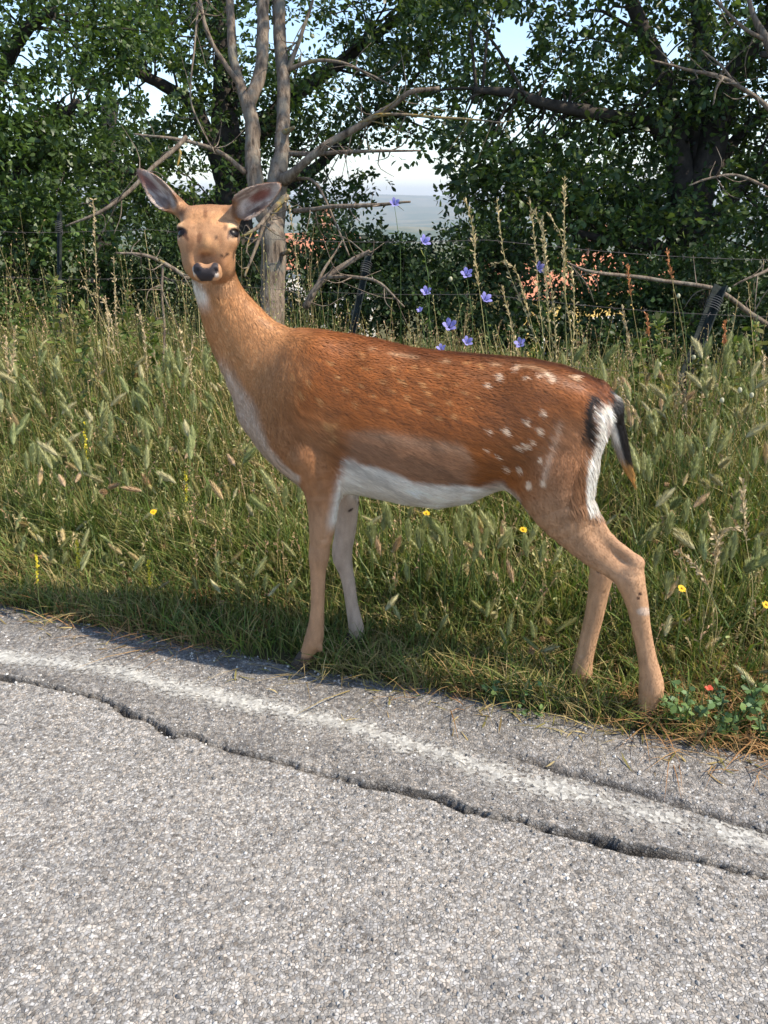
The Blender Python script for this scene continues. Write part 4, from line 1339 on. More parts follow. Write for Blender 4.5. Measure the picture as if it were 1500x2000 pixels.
shrub([B(40, 575, 4.75, (.42, .3, .26), 40), B(-90, 560, 4.7, (.35, .3, .3), 26)], 12, 8, 'bright sunlit shrub beside the slim upright fence post', SH_LIT)
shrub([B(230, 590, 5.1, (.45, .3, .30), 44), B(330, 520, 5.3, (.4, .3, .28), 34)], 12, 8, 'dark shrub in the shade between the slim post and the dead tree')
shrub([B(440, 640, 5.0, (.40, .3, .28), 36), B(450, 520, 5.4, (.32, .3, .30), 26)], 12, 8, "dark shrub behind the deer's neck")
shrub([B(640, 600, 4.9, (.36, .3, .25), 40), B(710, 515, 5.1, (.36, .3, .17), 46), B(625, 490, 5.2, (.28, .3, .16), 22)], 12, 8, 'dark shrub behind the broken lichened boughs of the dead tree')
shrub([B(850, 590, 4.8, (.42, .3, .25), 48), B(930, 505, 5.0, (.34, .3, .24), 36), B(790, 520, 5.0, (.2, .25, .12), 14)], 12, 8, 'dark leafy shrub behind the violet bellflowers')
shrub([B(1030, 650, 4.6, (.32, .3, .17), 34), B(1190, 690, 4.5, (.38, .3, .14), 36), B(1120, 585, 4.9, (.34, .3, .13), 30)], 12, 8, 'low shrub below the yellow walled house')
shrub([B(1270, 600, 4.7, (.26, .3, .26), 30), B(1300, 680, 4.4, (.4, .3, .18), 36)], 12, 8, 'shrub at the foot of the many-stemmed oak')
shrub([B(1450, 600, 4.6, (.42, .35, .35), 46), B(1440, 720, 4.2, (.35, .3, .16), 26)], 12, 8, 'shrub behind the wire-wrapped leaning post')

# ---- the bare dead tree at the fence
m_dead, nt, out = new_mat('dead_wood')
tc = N(nt, 'ShaderNodeTexCoord')
mp = N(nt, 'ShaderNodeMapping'); mp.inputs['Scale'].default_value = (1, 1, .16)
nt.links.new(tc.outputs['Object'], mp.inputs[0])
n1 = N(nt, 'ShaderNodeTexNoise', Scale=46.0, Detail=6.0, Roughness=.7); nt.links.new(mp.outputs[0], n1.inputs['Vector'])
n2 = N(nt, 'ShaderNodeTexNoise', Scale=11.0, Detail=4.0, Roughness=.6); nt.links.new(tc.outputs['Object'], n2.inputs['Vector'])
n3 = N(nt, 'ShaderNodeTexNoise', Scale=60.0, Detail=3.0); nt.links.new(tc.outputs['Object'], n3.inputs['Vector'])
wood = ramp(nt, n1.outputs['Fac'], [(.30, (.040, .031, .024)), (.47, (.165, .125, .092)), (.62, (.27, .215, .16)), (.75, (.36, .31, .25))])
wood = mixc(nt, ramp(nt, n2.outputs['Fac'], [(.52, (0, 0, 0)), (.60, (.7,) * 3)]), wood, (.20, .185, .15))
lich = mixc(nt, ramp(nt, n3.outputs['Fac'], [(.4, (0,) * 3), (.6, (1,) * 3)]), (.27, .25, .13), (.34, .21, .035))
at = N(nt, 'ShaderNodeAttribute', attribute_name='tint')
sp_ = N(nt, 'ShaderNodeSeparateColor'); nt.links.new(at.outputs['Color'], sp_.inputs[0])
lm = N(nt, 'ShaderNodeMath', operation='ADD'); nt.links.new(sp_.outputs[0], lm.inputs[0]); nt.links.new(n2.outputs['Fac'], lm.inputs[1])
lf = ramp(nt, lm.outputs[0], [(.72, (0,) * 3), (.86, (.85,) * 3)])
bs = N(nt, 'ShaderNodeBsdfPrincipled', Roughness=.9); bs.inputs['Specular IOR Level'].default_value = .15
nt.links.new(mixc(nt, lf, wood, lich), bs.inputs['Base Color'])
bp = N(nt, 'ShaderNodeBump', Strength=1.0, Distance=.012); nt.links.new(n1.outputs['Fac'], bp.inputs['Height']); nt.links.new(bp.outputs[0], bs.inputs['Normal'])
nt.links.new(bs.outputs[0], out.inputs[0])
DT = 3.97
tb = at_depth(535, 640, DT)
tb[2] = float(ground_z(tb[0], tb[1]))
dead = link('dead_tree', None, loc=tuple(tb), label='bare dead tree with pale peeling trunk and lichened boughs at the fence', cat='tree')
def dead_piece(name, path, lichen, sides=10, sub=5, n=None, rough=.12, twigs=0, parent=None):
    """path: (px, py, depth, radius in px)"""
    P = np.array([[*at_depth(x, y, d), r * d / FPX] for x, y, d, r in path])
    q = smooth_path(P, n or sub * len(P))
    wob_ = np.stack([vnoise(q[:, :3] + 7 * k, 9) - .5 for k in range(3)], 1)
    q[1:-1, :3] += wob_[1:-1] * np.maximum(q[1:-1, 3:4] * .9, .006)
    g = Geo()
    tube(g, q[:, :3] - tb, np.maximum(q[:, 3], .0016), sides, (lichen, 0, 0), rough=rough)
    for k in range(twigs):
        i = rng.integers(2, len(q) - 1)
        d = unit(q[min(i + 1, len(q) - 1), :3] - q[i - 1, :3] + rng.normal(size=3) * .9 + np.array([0, 0, -.1]))
        Lt = rng.uniform(.06, .22)
        t = np.array([q[i, :3], q[i, :3] + d * Lt * .5 + rng.normal(size=3) * .012, q[i, :3] + d * Lt + rng.normal(size=3) * .03])
        tube(g, smooth_path(t, 6) - tb, np.linspace(min(q[i, 3] * .6, .004), .0011, 6), 4, (lichen, 0, 0))
    return link(name, g.mesh('dead_' + name), m_dead, parent or dead)
dead_piece('trunk', [(532, 760, DT, 25), (536, 640, DT, 24), (534, 540, DT, 24), (538, 450, DT, 25), (545, 380, DT, 22), (549, 300, DT, 15), (552, 200, DT, 13), (549, 90, DT, 12.5), (545, -20, DT, 12), (540, -220, DT, 10)], .02, 16, 7, rough=.14)
dead_piece('trunk', [(522, 430, DT - .02, 17), (505, 370, DT - .03, 17), (496, 310, DT - .04, 15.5), (488, 240, DT - .05, 14), (482, 190, DT - .05, 14)], .0, 14, 7, rough=.12)
DB = DT - .05
dead_piece('branch', [(482, 205, DB, 13), (466, 160, DB, 9), (455, 110, DB, 8.5), (450, 40, DB, 8), (447, -60, DB, 7)], .05, 10, twigs=6)
dead_piece('branch', [(484, 205, DB, 13), (502, 150, DB, 12.5), (512, 80, DB, 12), (518, 10, DB, 11.5), (522, -120, DB, 9)], .05, 12)
dead_piece('branch', [(555, 350, DT - .05, 13), (585, 325, DB - .1, 8), (640, 282, DB - .15, 7.5), (715, 238, DB - .2, 6.5), (765, 208, DB - .25, 5.5), (802, 180, DB - .3, 5), (858, 172, DB - .3, 3.5)], .10, 9, twigs=14)
dead_piece('branch', [(480, 338, DB, 6), (440, 305, DB - .05, 4.5), (400, 286, DB - .1, 4), (340, 271, DB - .15, 3), (262, 262, DB - .2, 1.6)], .06, 7, twigs=8)
dead_piece('branch', [(365, 268, DB - .2, 5), (345, 288, DB - .22, 4.6), (300, 325, DB - .25, 4.2), (250, 375, DB - .28, 4), (200, 412, DB - .3, 3.4), (128, 442, DB - .3, 1.6)], .12, 7, twigs=10)
dead_piece('branch', [(345, 285, DB - .2, 3), (352, 300, DB - .2, 3), (346, 325, DB - .2, 1.5)], .35, 6)
dead_piece('branch', [(560, 385, DT - .14, 7), (535, 408, DT - .2, 5), (512, 436, DT - .24, 4.2), (494, 450, DT - .26, 3.8), (472, 462, DT - .28, 1.6)], .20, 7, twigs=8)
dead_piece('branch', [(548, 402, DT - .16, 4), (520, 436, DT - .2, 3.4), (500, 485, DT - .22, 3.2), (478, 540, DT - .24, 2.2)], .22, 7, twigs=4)
dead_piece('branch', [(562, 352, DT, 4), (612, 352, DT - .1, 3), (648, 418, DT - .12, 2.4), (682, 500, DT - .15, 1.5)], .15, 6)
dead_piece('branch', [(596, 600, DT - .35, 7), (618, 560, DT - .38, 6.5), (650, 532, DT - .4, 6), (690, 506, DT - .4, 5), (722, 490, DT - .42, 3)], .17, 8, twigs=8)
dead_piece('branch', [(640, 542, DT - .4, 4.4), (690, 540, DT - .42, 3.6), (740, 552, DT - .45, 3), (790, 600, DT - .45, 1.6)], .10, 7, twigs=6)
dead_piece('branch', [(608, 582, DT - .38, 3.5), (630, 530, DT - .38, 3), (655, 492, DT - .36, 2), (668, 470, DT - .36, 1.2)], .22, 6)
dead_piece('branch', [(574, 412, DT - .05, 5), (640, 404, DT - .15, 4.2), (710, 402, DT - .2, 4), (802, 394, DT - .25, 2)], .08, 7, twigs=8)
dead_piece('branch', [(560, 300, DT, 5.5), (620, 300, DT - .1, 4.4), (700, 296, DT - .15, 3.6), (822, 294, DT - .2, 1.6)], .10, 7, twigs=10)
dead_piece('branch', [(560, 142, DT, 6), (580, 92, DT - .04, 4.2), (596, 45, DT - .06, 3.4), (610, 0, DT - .06, 2.6), (618, -60, DT, 1.6)], .13, 7, twigs=6)
dead_piece('branch', [(562, 136, DT, 4.5), (610, 120, DT - .05, 3.6), (660, 120, DT - .1, 3), (712, 140, DT - .1, 2.6), (765, 168, DT - .12, 1.4)], .15, 6, twigs=8)
dead_piece('branch', [(470, 172, DB, 6), (440, 125, DB - .05, 5), (415, 85, DB - .08, 4.2), (398, 38, DB - .1, 3.8), (385, -30, DB - .1, 3)], .07, 7, twigs=10)
dead_piece('branch', [(388, 10, DB - .1, 2.4), (380, 90, DB - .12, 2), (372, 185, DB - .14, 1.8), (388, 240, DB - .15, 1.6), (420, 300, DB - .15, 1.0)], .12, 5, twigs=6)
dead_piece('branch', [(370, 545, DT - .4, 4.6), (330, 520, DT - .42, 4), (288, 500, DT - .44, 3.4), (226, 494, DT - .45, 1.8)], .14, 7, twigs=8)
dead_piece('branch', [(318, 516, DT - .42, 3), (316, 570, DT - .4, 2.6), (322, 640, DT - .4, 2.2), (318, 720, DT - .4, 2)], .18, 6, twigs=10)
dead_piece('branch', [(700, 240, DT - .25, 3.4), (760, 224, DT - .3, 2.8), (850, 228, DT - .32, 2.6), (985, 240, DT - .35, 1.3)], .28, 6, twigs=12)
for t_ in range(3):   # grey scaly knots where boughs broke off
    x, y, r = ((556, 345, 20), (552, 260, 17), (538, 500, 27))[t_]
    dead_piece('branch', [(x, y, DT - .02, 6), (x + 8 + r * .4, y - 6, DT - .06, 4.5), (x + 14 + r * .5, y - 12, DT - .1, 3)], .25, 8)

# dead boughs reaching over the leaning post
drb = at_depth(1560, 640, 3.9)
drb[2] = float(ground_z(drb[0], drb[1]))
tb = drb
dead = link('dead_sapling', None, loc=tuple(drb), label='bare dead sapling whose grey boughs cross above the wire-wrapped leaning post', cat='tree')
dead_piece('trunk', [(1570, 780, 3.9, 15), (1566, 620, 3.9, 14), (1560, 400, 3.9, 13), (1545, 200, 3.9, 11), (1500, 80, 3.9, 8), (1472, 30, 3.9, 5), (1455, -60, 3.9, 3)], .05, 10, 6)
dead_piece('branch', [(1556, 270, 3.9, 6), (1500, 208, 3.85, 4.6), (1455, 176, 3.8, 4), (1408, 150, 3.78, 3.6), (1340, 136, 3.75, 3), (1272, 118, 3.7, 1.6)], .06, 7, twigs=12)
dead_piece('branch', [(1412, 152, 3.78, 3), (1398, 175, 3.78, 2.6), (1392, 205, 3.78, 1.6)], .2, 6)
dead_piece('branch', [(1440, 168, 3.8, 3), (1410, 130, 3.8, 2.4), (1370, 98, 3.8, 1.4)], .06, 6, twigs=4)
dead_piece('branch', [(1496, 78, 3.9, 4.5), (1460, 60, 3.88, 3.6), (1425, 30, 3.85, 3), (1392, -10, 3.85, 2)], .06, 6, twigs=6)
dead_piece('branch', [(1564, 690, 3.9, 7), (1505, 640, 3.7, 5.5), (1450, 602, 3.6, 5), (1400, 566, 3.5, 4.4), (1330, 552, 3.48, 4), (1225, 540, 3.45, 3.6), (1150, 530, 3.4, 3), (1108, 512, 3.4, 1.5)], .07, 8, twigs=14)
dead_piece('branch', [(1562, 420, 3.9, 5), (1505, 372, 3.85, 3.6), (1440, 342, 3.8, 3), (1380, 350, 3.8, 2.4), (1345, 362, 3.8, 1.3)], .05, 6, twigs=8)
dead_piece('branch', [(1562, 470, 3.9, 5), (1510, 520, 3.8, 3.6), (1460, 545, 3.75, 2.4), (1430, 560, 3.75, 1.4)], .16, 6, twigs=6)

# ---- fence posts and barbed wire
m_post = mat_attr('dark_painted_post', .85, spec=.1, noise=30, noise_amt=.5, bump=.3)
def post(path, r, label):
    P = [at_depth(x, y, d) for x, y, d in path]
    b = P[-1].copy(); t = P[0]
    g_z = float(ground_z(b[0], b[1]))
    k = (b[2] - g_z + .12) / (t[2] - b[2])
    foot = b - (t - b) * k
    loc = np.array([foot[0], foot[1], g_z])
    o = link('fence_post', None, loc=tuple(loc), label=label, cat='post', group='fence posts')
    ax = unit(t - foot)
    sx_ = unit(np.cross(ax, np.array([0, 1.0, 0.1]))); sy_ = np.cross(ax, sx_)
    prof = np.array([[-1, -1], [1, -1], [1, -.72], [-.72, -.72], [-.72, 1], [-1, 1]]) * r        # angle iron
    V = np.concatenate([foot + prof[:, :1] * sx_ + prof[:, 1:] * sy_, t + prof[:, :1] * sx_ + prof[:, 1:] * sy_]) - loc
    q = [[i, (i + 1) % 6, 6 + (i + 1) % 6, 6 + i] for i in range(6)]
    q += [[6, 7, 8, 9], [6, 9, 10, 11], [3, 2, 1, 0], [5, 4, 3, 0]]
    g = Geo().add(V, None, q, (.030, .036, .032))
    link('shaft', g.mesh('post_shaft', False), m_post, o)
    wr = Geo()
    a = np.linspace(0, 6 * 2 * math.pi, 80)
    c = t - ax * .06 - loc
    pts = c + np.outer(np.cos(a) * r * 1.5, sx_) + np.outer(np.sin(a) * r * 1.5, sy_) - np.outer(a * .0016, ax)
    tube(wr, pts, .0016, 4, (.10, .10, .10), cap=False)
    link('wire_wrap', wr.mesh('wire_wrap'), m_post, o)
post([(115, 412, 4.37), (114, 600, 4.37)], .013, 'slim upright dark fence post in front of the sunlit shrub')
post([(722, 488, 3.83), (688, 650, 3.83)], .017, 'short dark fence post leaning behind the dead broken boughs')
post([(1408, 556, 3.35), (1345, 720, 3.35)], .021, 'stout dark fence post leaning over, wrapped in wire at its top')
m_wire = mat_attr('rusty_wire', .6, noise=60, noise_amt=.4)
for hgt, lab in ((.92, 'top strand of barbed wire along the fence'), (.70, 'middle strand of barbed wire along the fence'), (.44, 'lowest strand of barbed wire along the fence')):
    s = np.linspace(-5.0, 4.0, 220)
    P = road_pt(s, np.full_like(s, 1.88) + .03 * jit(s, 1.3, 4.))
    P[:, 2] = hgt + .05 * (vnoise(np.stack([s, s * 0, s * 0 + hgt], 1), .9) - .5) - .03 * np.abs(np.sin(s * 1.9)) + .045 - .02 * s * (s > 0)
    g = Geo()
    tube(g, P, .0011, 4, (.13, .11, .10), cap=False)
    for k in range(3, 217, 3):
        for _ in range(2):
            d = unit(rng.normal(size=3)) * .014
            tube(g, np.array([P[k] - d, P[k] + d]), .0010, 3, (.13, .11, .10), cap=False)
    link('barbed_wire', g.mesh('barbed_wire'), m_wire, label=lab, cat='wire', group='fence wires')
# ------------------------------------------------------------------ grass of the verge (nobody could count it: stuff)
m_grass = mat_attr('grass_blade', .5, transl=.35, spec=.3, tcol=(1.05, 1.15, .55))
m_straw = mat_attr('dry_grass', .7, transl=.25, spec=.2, tcol=(1, .95, .7))
GREENS = np.array([(.095, .145, .028), (.130, .175, .038), (.080, .122, .030), (.175, .190, .050), (.225, .210, .070), (.28, .235, .090)])
STRAW = np.array([(.36, .28, .12), (.44, .35, .17), (.28, .20, .085), (.24, .21, .07)])
def blades(g, P, L, W, lean, C, wind=(-.15, -.05), tip=1.25):
    n = len(P)
    a = rng.uniform(0, 2 * math.pi, n)
    ld = np.stack([np.cos(a), np.sin(a), np.zeros(n)], 1) + np.array([wind[0], wind[1], 0])
    side = np.stack([-np.sin(a + rng.normal(0, .9, n)), np.cos(a + rng.normal(0, .9, n)), np.zeros(n)], 1)
    bend = lean[:, None]
    rings = []
    for t, w in ((0, .75), (.38, 1.0), (.72, .72), (1.0, 0)):
        c = P + np.array([0, 0, 1.0]) * (L * t * (1 - .35 * lean * t))[:, None] + ld * (L[:, None] * bend * t ** 1.8)
        if w:
            rings += [c - side * (W * w)[:, None], c + side * (W * w)[:, None]]
        else:
            rings.append(c)
    V = np.stack(rings, 1)
    o = np.arange(n)[:, None] * 7
    f4 = np.concatenate([o + np.array([[0, 1, 3, 2]]), o + np.array([[2, 3, 5, 4]])])
    f3 = o + np.array([[4, 5, 6]])
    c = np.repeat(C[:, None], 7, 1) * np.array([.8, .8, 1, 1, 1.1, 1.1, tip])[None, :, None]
    g.add(V.reshape(-1, 3), f3, f4, c.reshape(-1, 3))
def scatter(n, wlo, whi, slo=-2.7, shi=2.3, clump=5.0, keep=.42):
    s, w = rng.uniform(slo, shi, n), rng.uniform(wlo, whi, n)
    P = road_pt(s, w)
    d = fbm(P, clump, 3)
    k = d > keep - .22 * rng.random(n)
    P, w, s = P[k], w[k], s[k]
    P[:, 2] = ground_z(P[:, 0], P[:, 1]) - .004
    return P, w, s
def pick(tab, n):
    return tab[rng.integers(0, len(tab), n)] * rng.uniform(.75, 1.3, (n, 1))
g = Geo()
P, w, s = scatter(30000, -.02, .55)
n = len(P)
L = rng.uniform(.045, .12, n) + .18 * sstep(.05, .55, w) * rng.uniform(.4, 1, n)
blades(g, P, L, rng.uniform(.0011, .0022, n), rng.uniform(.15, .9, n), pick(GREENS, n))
P, w, s = scatter(36000, .35, 1.25)
n = len(P)
L = rng.uniform(.10, .24, n) + .16 * sstep(.3, 1.2, w) * rng.random(n)
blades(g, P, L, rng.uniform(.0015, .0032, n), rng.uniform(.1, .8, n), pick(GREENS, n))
P, w, s = scatter(34000, 1.0, 2.7, slo=-3.3, shi=3.0)
n = len(P)
L = rng.uniform(.16, .36, n) + .14 * rng.random(n) * sstep(1.0, 2.0, w)
L *= np.where(s < -.9, 1.22, 1.0)
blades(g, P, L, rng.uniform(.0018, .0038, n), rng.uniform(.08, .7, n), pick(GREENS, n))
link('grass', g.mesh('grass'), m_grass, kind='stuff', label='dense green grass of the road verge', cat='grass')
# dry straw among it and along the road edge
g = Geo()
P, w, s = scatter(15000, -.05, .36, clump=7, keep=.50)
n = len(P)
blades(g, P, rng.uniform(.04, .13, n), rng.uniform(.0008, .0016, n), rng.uniform(.5, 1.7, n), np.where(fbm(P, 2.2, 2)[:, None] > .5, pick(np.array([(.36, .19, .08), (.42, .27, .12), (.30, .17, .07)]), n), pick(STRAW, n)))
P, w, s = scatter(15000, .25, 2.4, slo=-3, shi=2.6, clump=3.5, keep=.46)
n = len(P)
blades(g, P, (.10 + .30 * sstep(.2, 1.4, w)) * rng.uniform(.6, 1.35, n), rng.uniform(.0008, .0017, n), rng.uniform(.1, 1.3, n), pick(STRAW, n))
# fine seeding stalks with tiny spikelets
P, w, s = scatter(3000, .2, 2.3, slo=-2.8, shi=2.5, clump=3.0, keep=.44)
n = len(P)
H_ = (.16 + .30 * sstep(.1, 1.4, w)) * rng.uniform(.8, 1.25, n)
H_ *= np.where((w > 1.3) & (fbm(P, 2.0, 2) > .50) & ((s < -.8) | (s > .7)), rng.uniform(1.1, 1.75, n), 1.0)
a = rng.uniform(0, 6.28, n)
ln_ = rng.uniform(.05, .45, n)
dx = np.stack([np.cos(a), np.sin(a), np.zeros(n)], 1)
def st_at(t):
    return P + np.array([0, 0, 1.0]) * (H_ * t)[:, None] + dx * (H_ * ln_ * t ** 2)[:, None]
for t0, t1 in ((0, .5), (.5, 1.0)):
    A, Bq = st_at(t0), st_at(t1)
    sd = np.stack([-dx[:, 1], dx[:, 0], dx[:, 2]], 1) * .0008
    V = np.stack([A - sd, A + sd, Bq + sd, Bq - sd], 1).reshape(-1, 3)
    g.add(V, None, np.arange(n * 4).reshape(-1, 4), np.repeat(pick(STRAW, n), 4, 0))
hue = pick(np.array([(.42, .33, .17), (.36, .34, .15), (.46, .30, .18), (.30, .32, .12)]), n)
for k in range(11):
    t = .72 + .28 * k / 10
    leaves(g, st_at(t), dx * .5 + rng.normal(size=(n, 3)) * .55 + np.array([0, 0, .8]), unit(rng.normal(size=(n, 3))), rng.uniform(.007, .015, n), hue * rng.uniform(.8, 1.2, (n, 1)), .7)
link('dry_grass', g.mesh('dry_grass'), m_straw, kind='stuff', label='straw coloured dead grass along the asphalt edge and through the verge', cat='grass')
# small-leaved ground cover
g = Geo()
P, w, s = scatter(15000, .02, 1.7, clump=4, keep=.47)
n = len(P)
P[:, 2] += rng.random(n) ** 1.4 * (.04 + .16 * sstep(.1, 1.0, w))
leaves(g, P, rng.normal(size=(n, 3)) * np.array([1, 1, .3]), unit(np.array([0, 0, 1.0]) + rng.normal(size=(n, 3)) * .45), rng.uniform(.010, .022, n), pick(GREENS[:4], n), 1.5)
link('weeds', g.mesh('weeds'), m_leaf2, kind='stuff', label='small leaved clover and weeds low in the verge', cat='weeds')
# crumbs of straw and dead leaf lying on the asphalt margin
g = Geo()
n = 420
s_ = rng.uniform(-1.9, 1.7, n); t_ = -np.abs(rng.normal(0, .075, n)) + .02
P = road_pt(s_, t_); P[:, 2] = road_h(s_, t_)[0] + .003
D = rng.normal(size=(n, 3)) * np.array([1, 1, .08])
leaves(g, P, D, np.tile([0, 0, 1.0], (n, 1)) + rng.normal(size=(n, 3)) * .2, rng.uniform(.012, .06, n), pick(STRAW, n), .16)
link('litter', g.mesh('litter'), m_straw, kind='stuff', label='bits of dry straw lying on the asphalt margin', cat='litter')

# ------------------------------------------------------------------ plants one can tell apart
deer_zone = np.array([(255, 320), (360, 395), (450, 400), (550, 350), (480, 460), (500, 590), (560, 640), (700, 645), (1180, 725), (1260, 960), (1175, 1000), (1265, 1090), (1310, 1380), (1240, 1400), (1180, 1160), (1150, 1350), (1110, 1330), (1135, 1120), (960, 975),
                      (720, 985), (720, 1270), (680, 1270), (640, 1050), (630, 1300), (580, 1300), (595, 960), (500, 850), (400, 640), (340, 460)], float)
def in_deer(x, y):
    inside = False
    for k in range(len(deer_zone)):
        (x1, y1), (x2, y2) = deer_zone[k - 1], deer_zone[k]
        if (y1 > y) != (y2 > y) and x < (x2 - x1) * (y - y1) / (y2 - y1) + x1:
            inside = not inside
    return inside

def foxtail_meshes(h, lean, L, R0, c_head, seed):
    r = np.random.default_rng(seed)
    t = np.linspace(0, 1, 8)
    path = np.stack([lean * t ** 2 * h, .25 * lean * np.sin(t * 3) * h, h * t * (1 - .12 * lean * t)], 1)
    st = Geo()
    tube(st, path, np.linspace(.0016, .0010, 8), 4, (.16, .20, .06), cap=False)
    # one or two blades on the stalk
    for k in (2, 3):
        a = r.uniform(0, 6.28)
        d = np.array([math.cos(a), math.sin(a), .9])
        b = path[k]
        q = smooth_path([b, b + d * .05, b + d * .09 + np.array([0, 0, .01])], 5)
        sd = np.array([-math.sin(a), math.cos(a), 0]) * .003
        V = np.concatenate([q - sd * np.linspace(1, .1, 5)[:, None], q + sd * np.linspace(1, .1, 5)[:, None]])
        st.add(V, None, [[i, i + 5, i + 6, i + 1] for i in range(4)], (.085, .13, .03))
    ax = unit(path[-1] - path[-2] + np.array([.12 * lean, 0, 0]))
    sx_ = unit(np.cross(ax, [0.2, 1, 0.1])); sy_ = np.cross(ax, sx_)
    hd_ = Geo()
    u = np.linspace(0, 1, 9)
    droop = np.outer(u ** 2 * L * .35 * lean, np.array([1, 0, -.4]))
    core = path[-1] + np.outer(u * L, ax) + droop
    prof = R0 * np.array([.25, .75, .95, 1.0, .98, .9, .75, .5, .12])
    tube(hd_, core, prof * .62, 7, c_head, rough=.35, r=r)
    n = 300
    uu = r.random(n)
    base = np.stack([np.interp(uu, u, core[:, k]) for k in range(3)], 1)
    rr = np.interp(uu, u, prof)
    a = r.uniform(0, 6.28, n)
    o = np.outer(np.cos(a), sx_) + np.outer(np.sin(a), sy_)
    tipv = base + o * (rr * r.uniform(1.0, 1.6, n))[:, None] + ax * r.uniform(.006, .018, n)[:, None]
    b0 = base + o * (rr * .6)[:, None]
    sd = np.cross(o, ax) * .0013
    V = np.stack([b0 - sd, b0 + sd, tipv], 1).reshape(-1, 3)
    cc = np.repeat(np.asarray(c_head)[None] * r.uniform(.8, 1.45, (n, 1)), 3, 0)
    hd_.add(V, np.arange(n * 3).reshape(-1, 3), None, cc)
    return st.mesh('foxtail_stem'), hd_.mesh('foxtail_head')
m_head = mat_attr('seed_head', .8, transl=.22, spec=.15, tcol=(1.1, 1.1, .75))
HEADS = [(.36, .38, .18), (.42, .42, .21), (.31, .34, .15), (.46, .42, .24)]
DRYH = [(.50, .36, .22), (.46, .34, .18)]
fox_g, fox_d = [], []
for k in range(12):
    fox_g.append(foxtail_meshes(.26 + .026 * k, (.03, .10, .16, .26)[k % 4], .056 + .009 * (k % 3), .0098 + .0014 * (k % 3), HEADS[k % 4], 100 + k))
for k in range(6):
    fox_d.append(foxtail_meshes(.16 + .05 * k, (.06, .18, .34)[k % 3], .055 + .006 * (k % 2), .0090, DRYH[k % 2], 200 + k))
def place_fox(P, kit, zone, dry):
    st, hd_ = kit
    lab = {('chest', 0): "fluffy pale green foxtail grass in the thick verge ahead of the deer's chest", ('belly', 0): "fluffy pale green foxtail grass between the deer's fore and hind legs",
           ('tail', 0): "fluffy pale green foxtail grass in the verge behind the deer's tail", ('chest', 1): "dried brownish foxtail grass in the verge ahead of the deer's chest",
           ('belly', 1): "dried brownish foxtail grass between the deer's fore and hind legs", ('tail', 1): "dried brownish foxtail grass in the verge behind the deer's tail"}[(zone, dry)]
    o = link('foxtail_stalk', st, m_grass, loc=tuple(P), label=lab, cat='grass stalk', group=f'{"dried" if dry else "green"} foxtail grasses {dict(chest="ahead of the deer", belly="under the deer", tail="behind the deer")[zone]}', kind='thing')
    o.rotation_euler = (0, 0, rng.uniform(0, 6.28))
    sc_ = rng.uniform(.88, 1.12)
    o.scale = (sc_, sc_, sc_)
    link('seed_head', hd_, m_head, parent=o)
def fox_zone(zone, n, xr, wr, dry_share):
    made = tries = 0
    while made < n and tries < 20000:
        tries += 1
        w = rng.uniform(*wr)
        s = rng.uniform(-2.4, 2.2)
        P = road_pt(np.array(s), np.array(w))
        P[2] = float(ground_z(P[0], P[1])) - .004
        dry = int(rng.random() < dry_share)
        hi = sstep(.1, 1.5, w)
        kits = fox_d if dry else fox_g
        if dry:
            kit = kits[int(rng.integers(0, 6) * (.5 + .5 * hi))]
        else:
            kit = kits[int(np.clip(hi * 11 + rng.integers(-3, 3), 0, 11))]
        top = P + np.array([0, 0, .03 + kit[1].vertices[0].co.z])
        x, y, _ = to_px(top)
        if not (xr[0] < x < xr[1]) or y < 700 or in_deer(x, y) or in_deer(x, y - 25):
            continue
        if y > np.interp(x, [0, 600, 1500], [1120, 1200, 1370]):
            continue
        place_fox(P, kit, zone, dry)
        made += 1
fox_zone('chest', 118, (-10, 585), (.35, 2.1), .11)
fox_zone('belly', 42, (640, 1130), (.25, 1.3), .15)
fox_zone('tail', 100, (1170, 1510), (.25, 2.1), .10)

# the many more fluffy heads past those told apart, as one mass
g = Geo()
tmpl = []
for st_, hd_ in fox_g[:8]:
    v = np.zeros(len(hd_.vertices) * 3, np.float32); hd_.vertices.foreach_get('co', v); v = v.reshape(-1, 3)
    c = np.zeros(len(v) * 4, np.float32); hd_.color_attributes['tint'].data.foreach_get('color', c); c = c.reshape(-1, 4)[:, :3]
    f3 = [list(p.vertices) for p in hd_.polygons if len(p.vertices) == 3]
    f4 = [list(p.vertices) for p in hd_.polygons if len(p.vertices) == 4]
    zb = v[:, 2].min()
    tmpl.append((v - np.array([v[:, 0].mean(), v[:, 1].mean(), zb]), np.array(f3), np.array(f4), c))
made = 0
while made < 420:
    s, w = rng.uniform(-2.3, 2.0), .16 + 1.6 * rng.random() ** 1.3
    P = road_pt(np.array(s), np.array(w)); P[2] = float(ground_z(P[0], P[1]))
    hh = (.08 + .26 * sstep(.1, 1.4, w)) * rng.uniform(.75, 1.2)
    x, y, _d = to_px(P + np.array([0, 0, hh + .03]))
    if not (-40 < x < 1540) or in_deer(x, y):
        continue
    v, f3, f4, c = tmpl[int(rng.integers(0, 8))]
    a, k = rng.uniform(0, 6.28), rng.uniform(.55, .85)
    tx, ty = rng.normal(0, .22, 2)
    q = v * k
    q = np.stack([q[:, 0] * math.cos(a) - q[:, 1] * math.sin(a) + q[:, 2] * tx, q[:, 0] * math.sin(a) + q[:, 1] * math.cos(a) + q[:, 2] * ty, q[:, 2]], 1)
    top = P + np.array([0, 0, hh])
    g.add(q + top, f3, f4, c * rng.uniform(.8, 1.2) * (np.array([1.1, .95, .85]) if rng.random() < .25 else 1))
    sd = np.array([.0009, 0, 0])
    foot = P - np.array([tx * .05, ty * .05, .004])
    g.add([foot - sd, foot + sd, top + sd, top - sd], None, [[0, 1, 2, 3]], (.15, .19, .06))
    made += 1
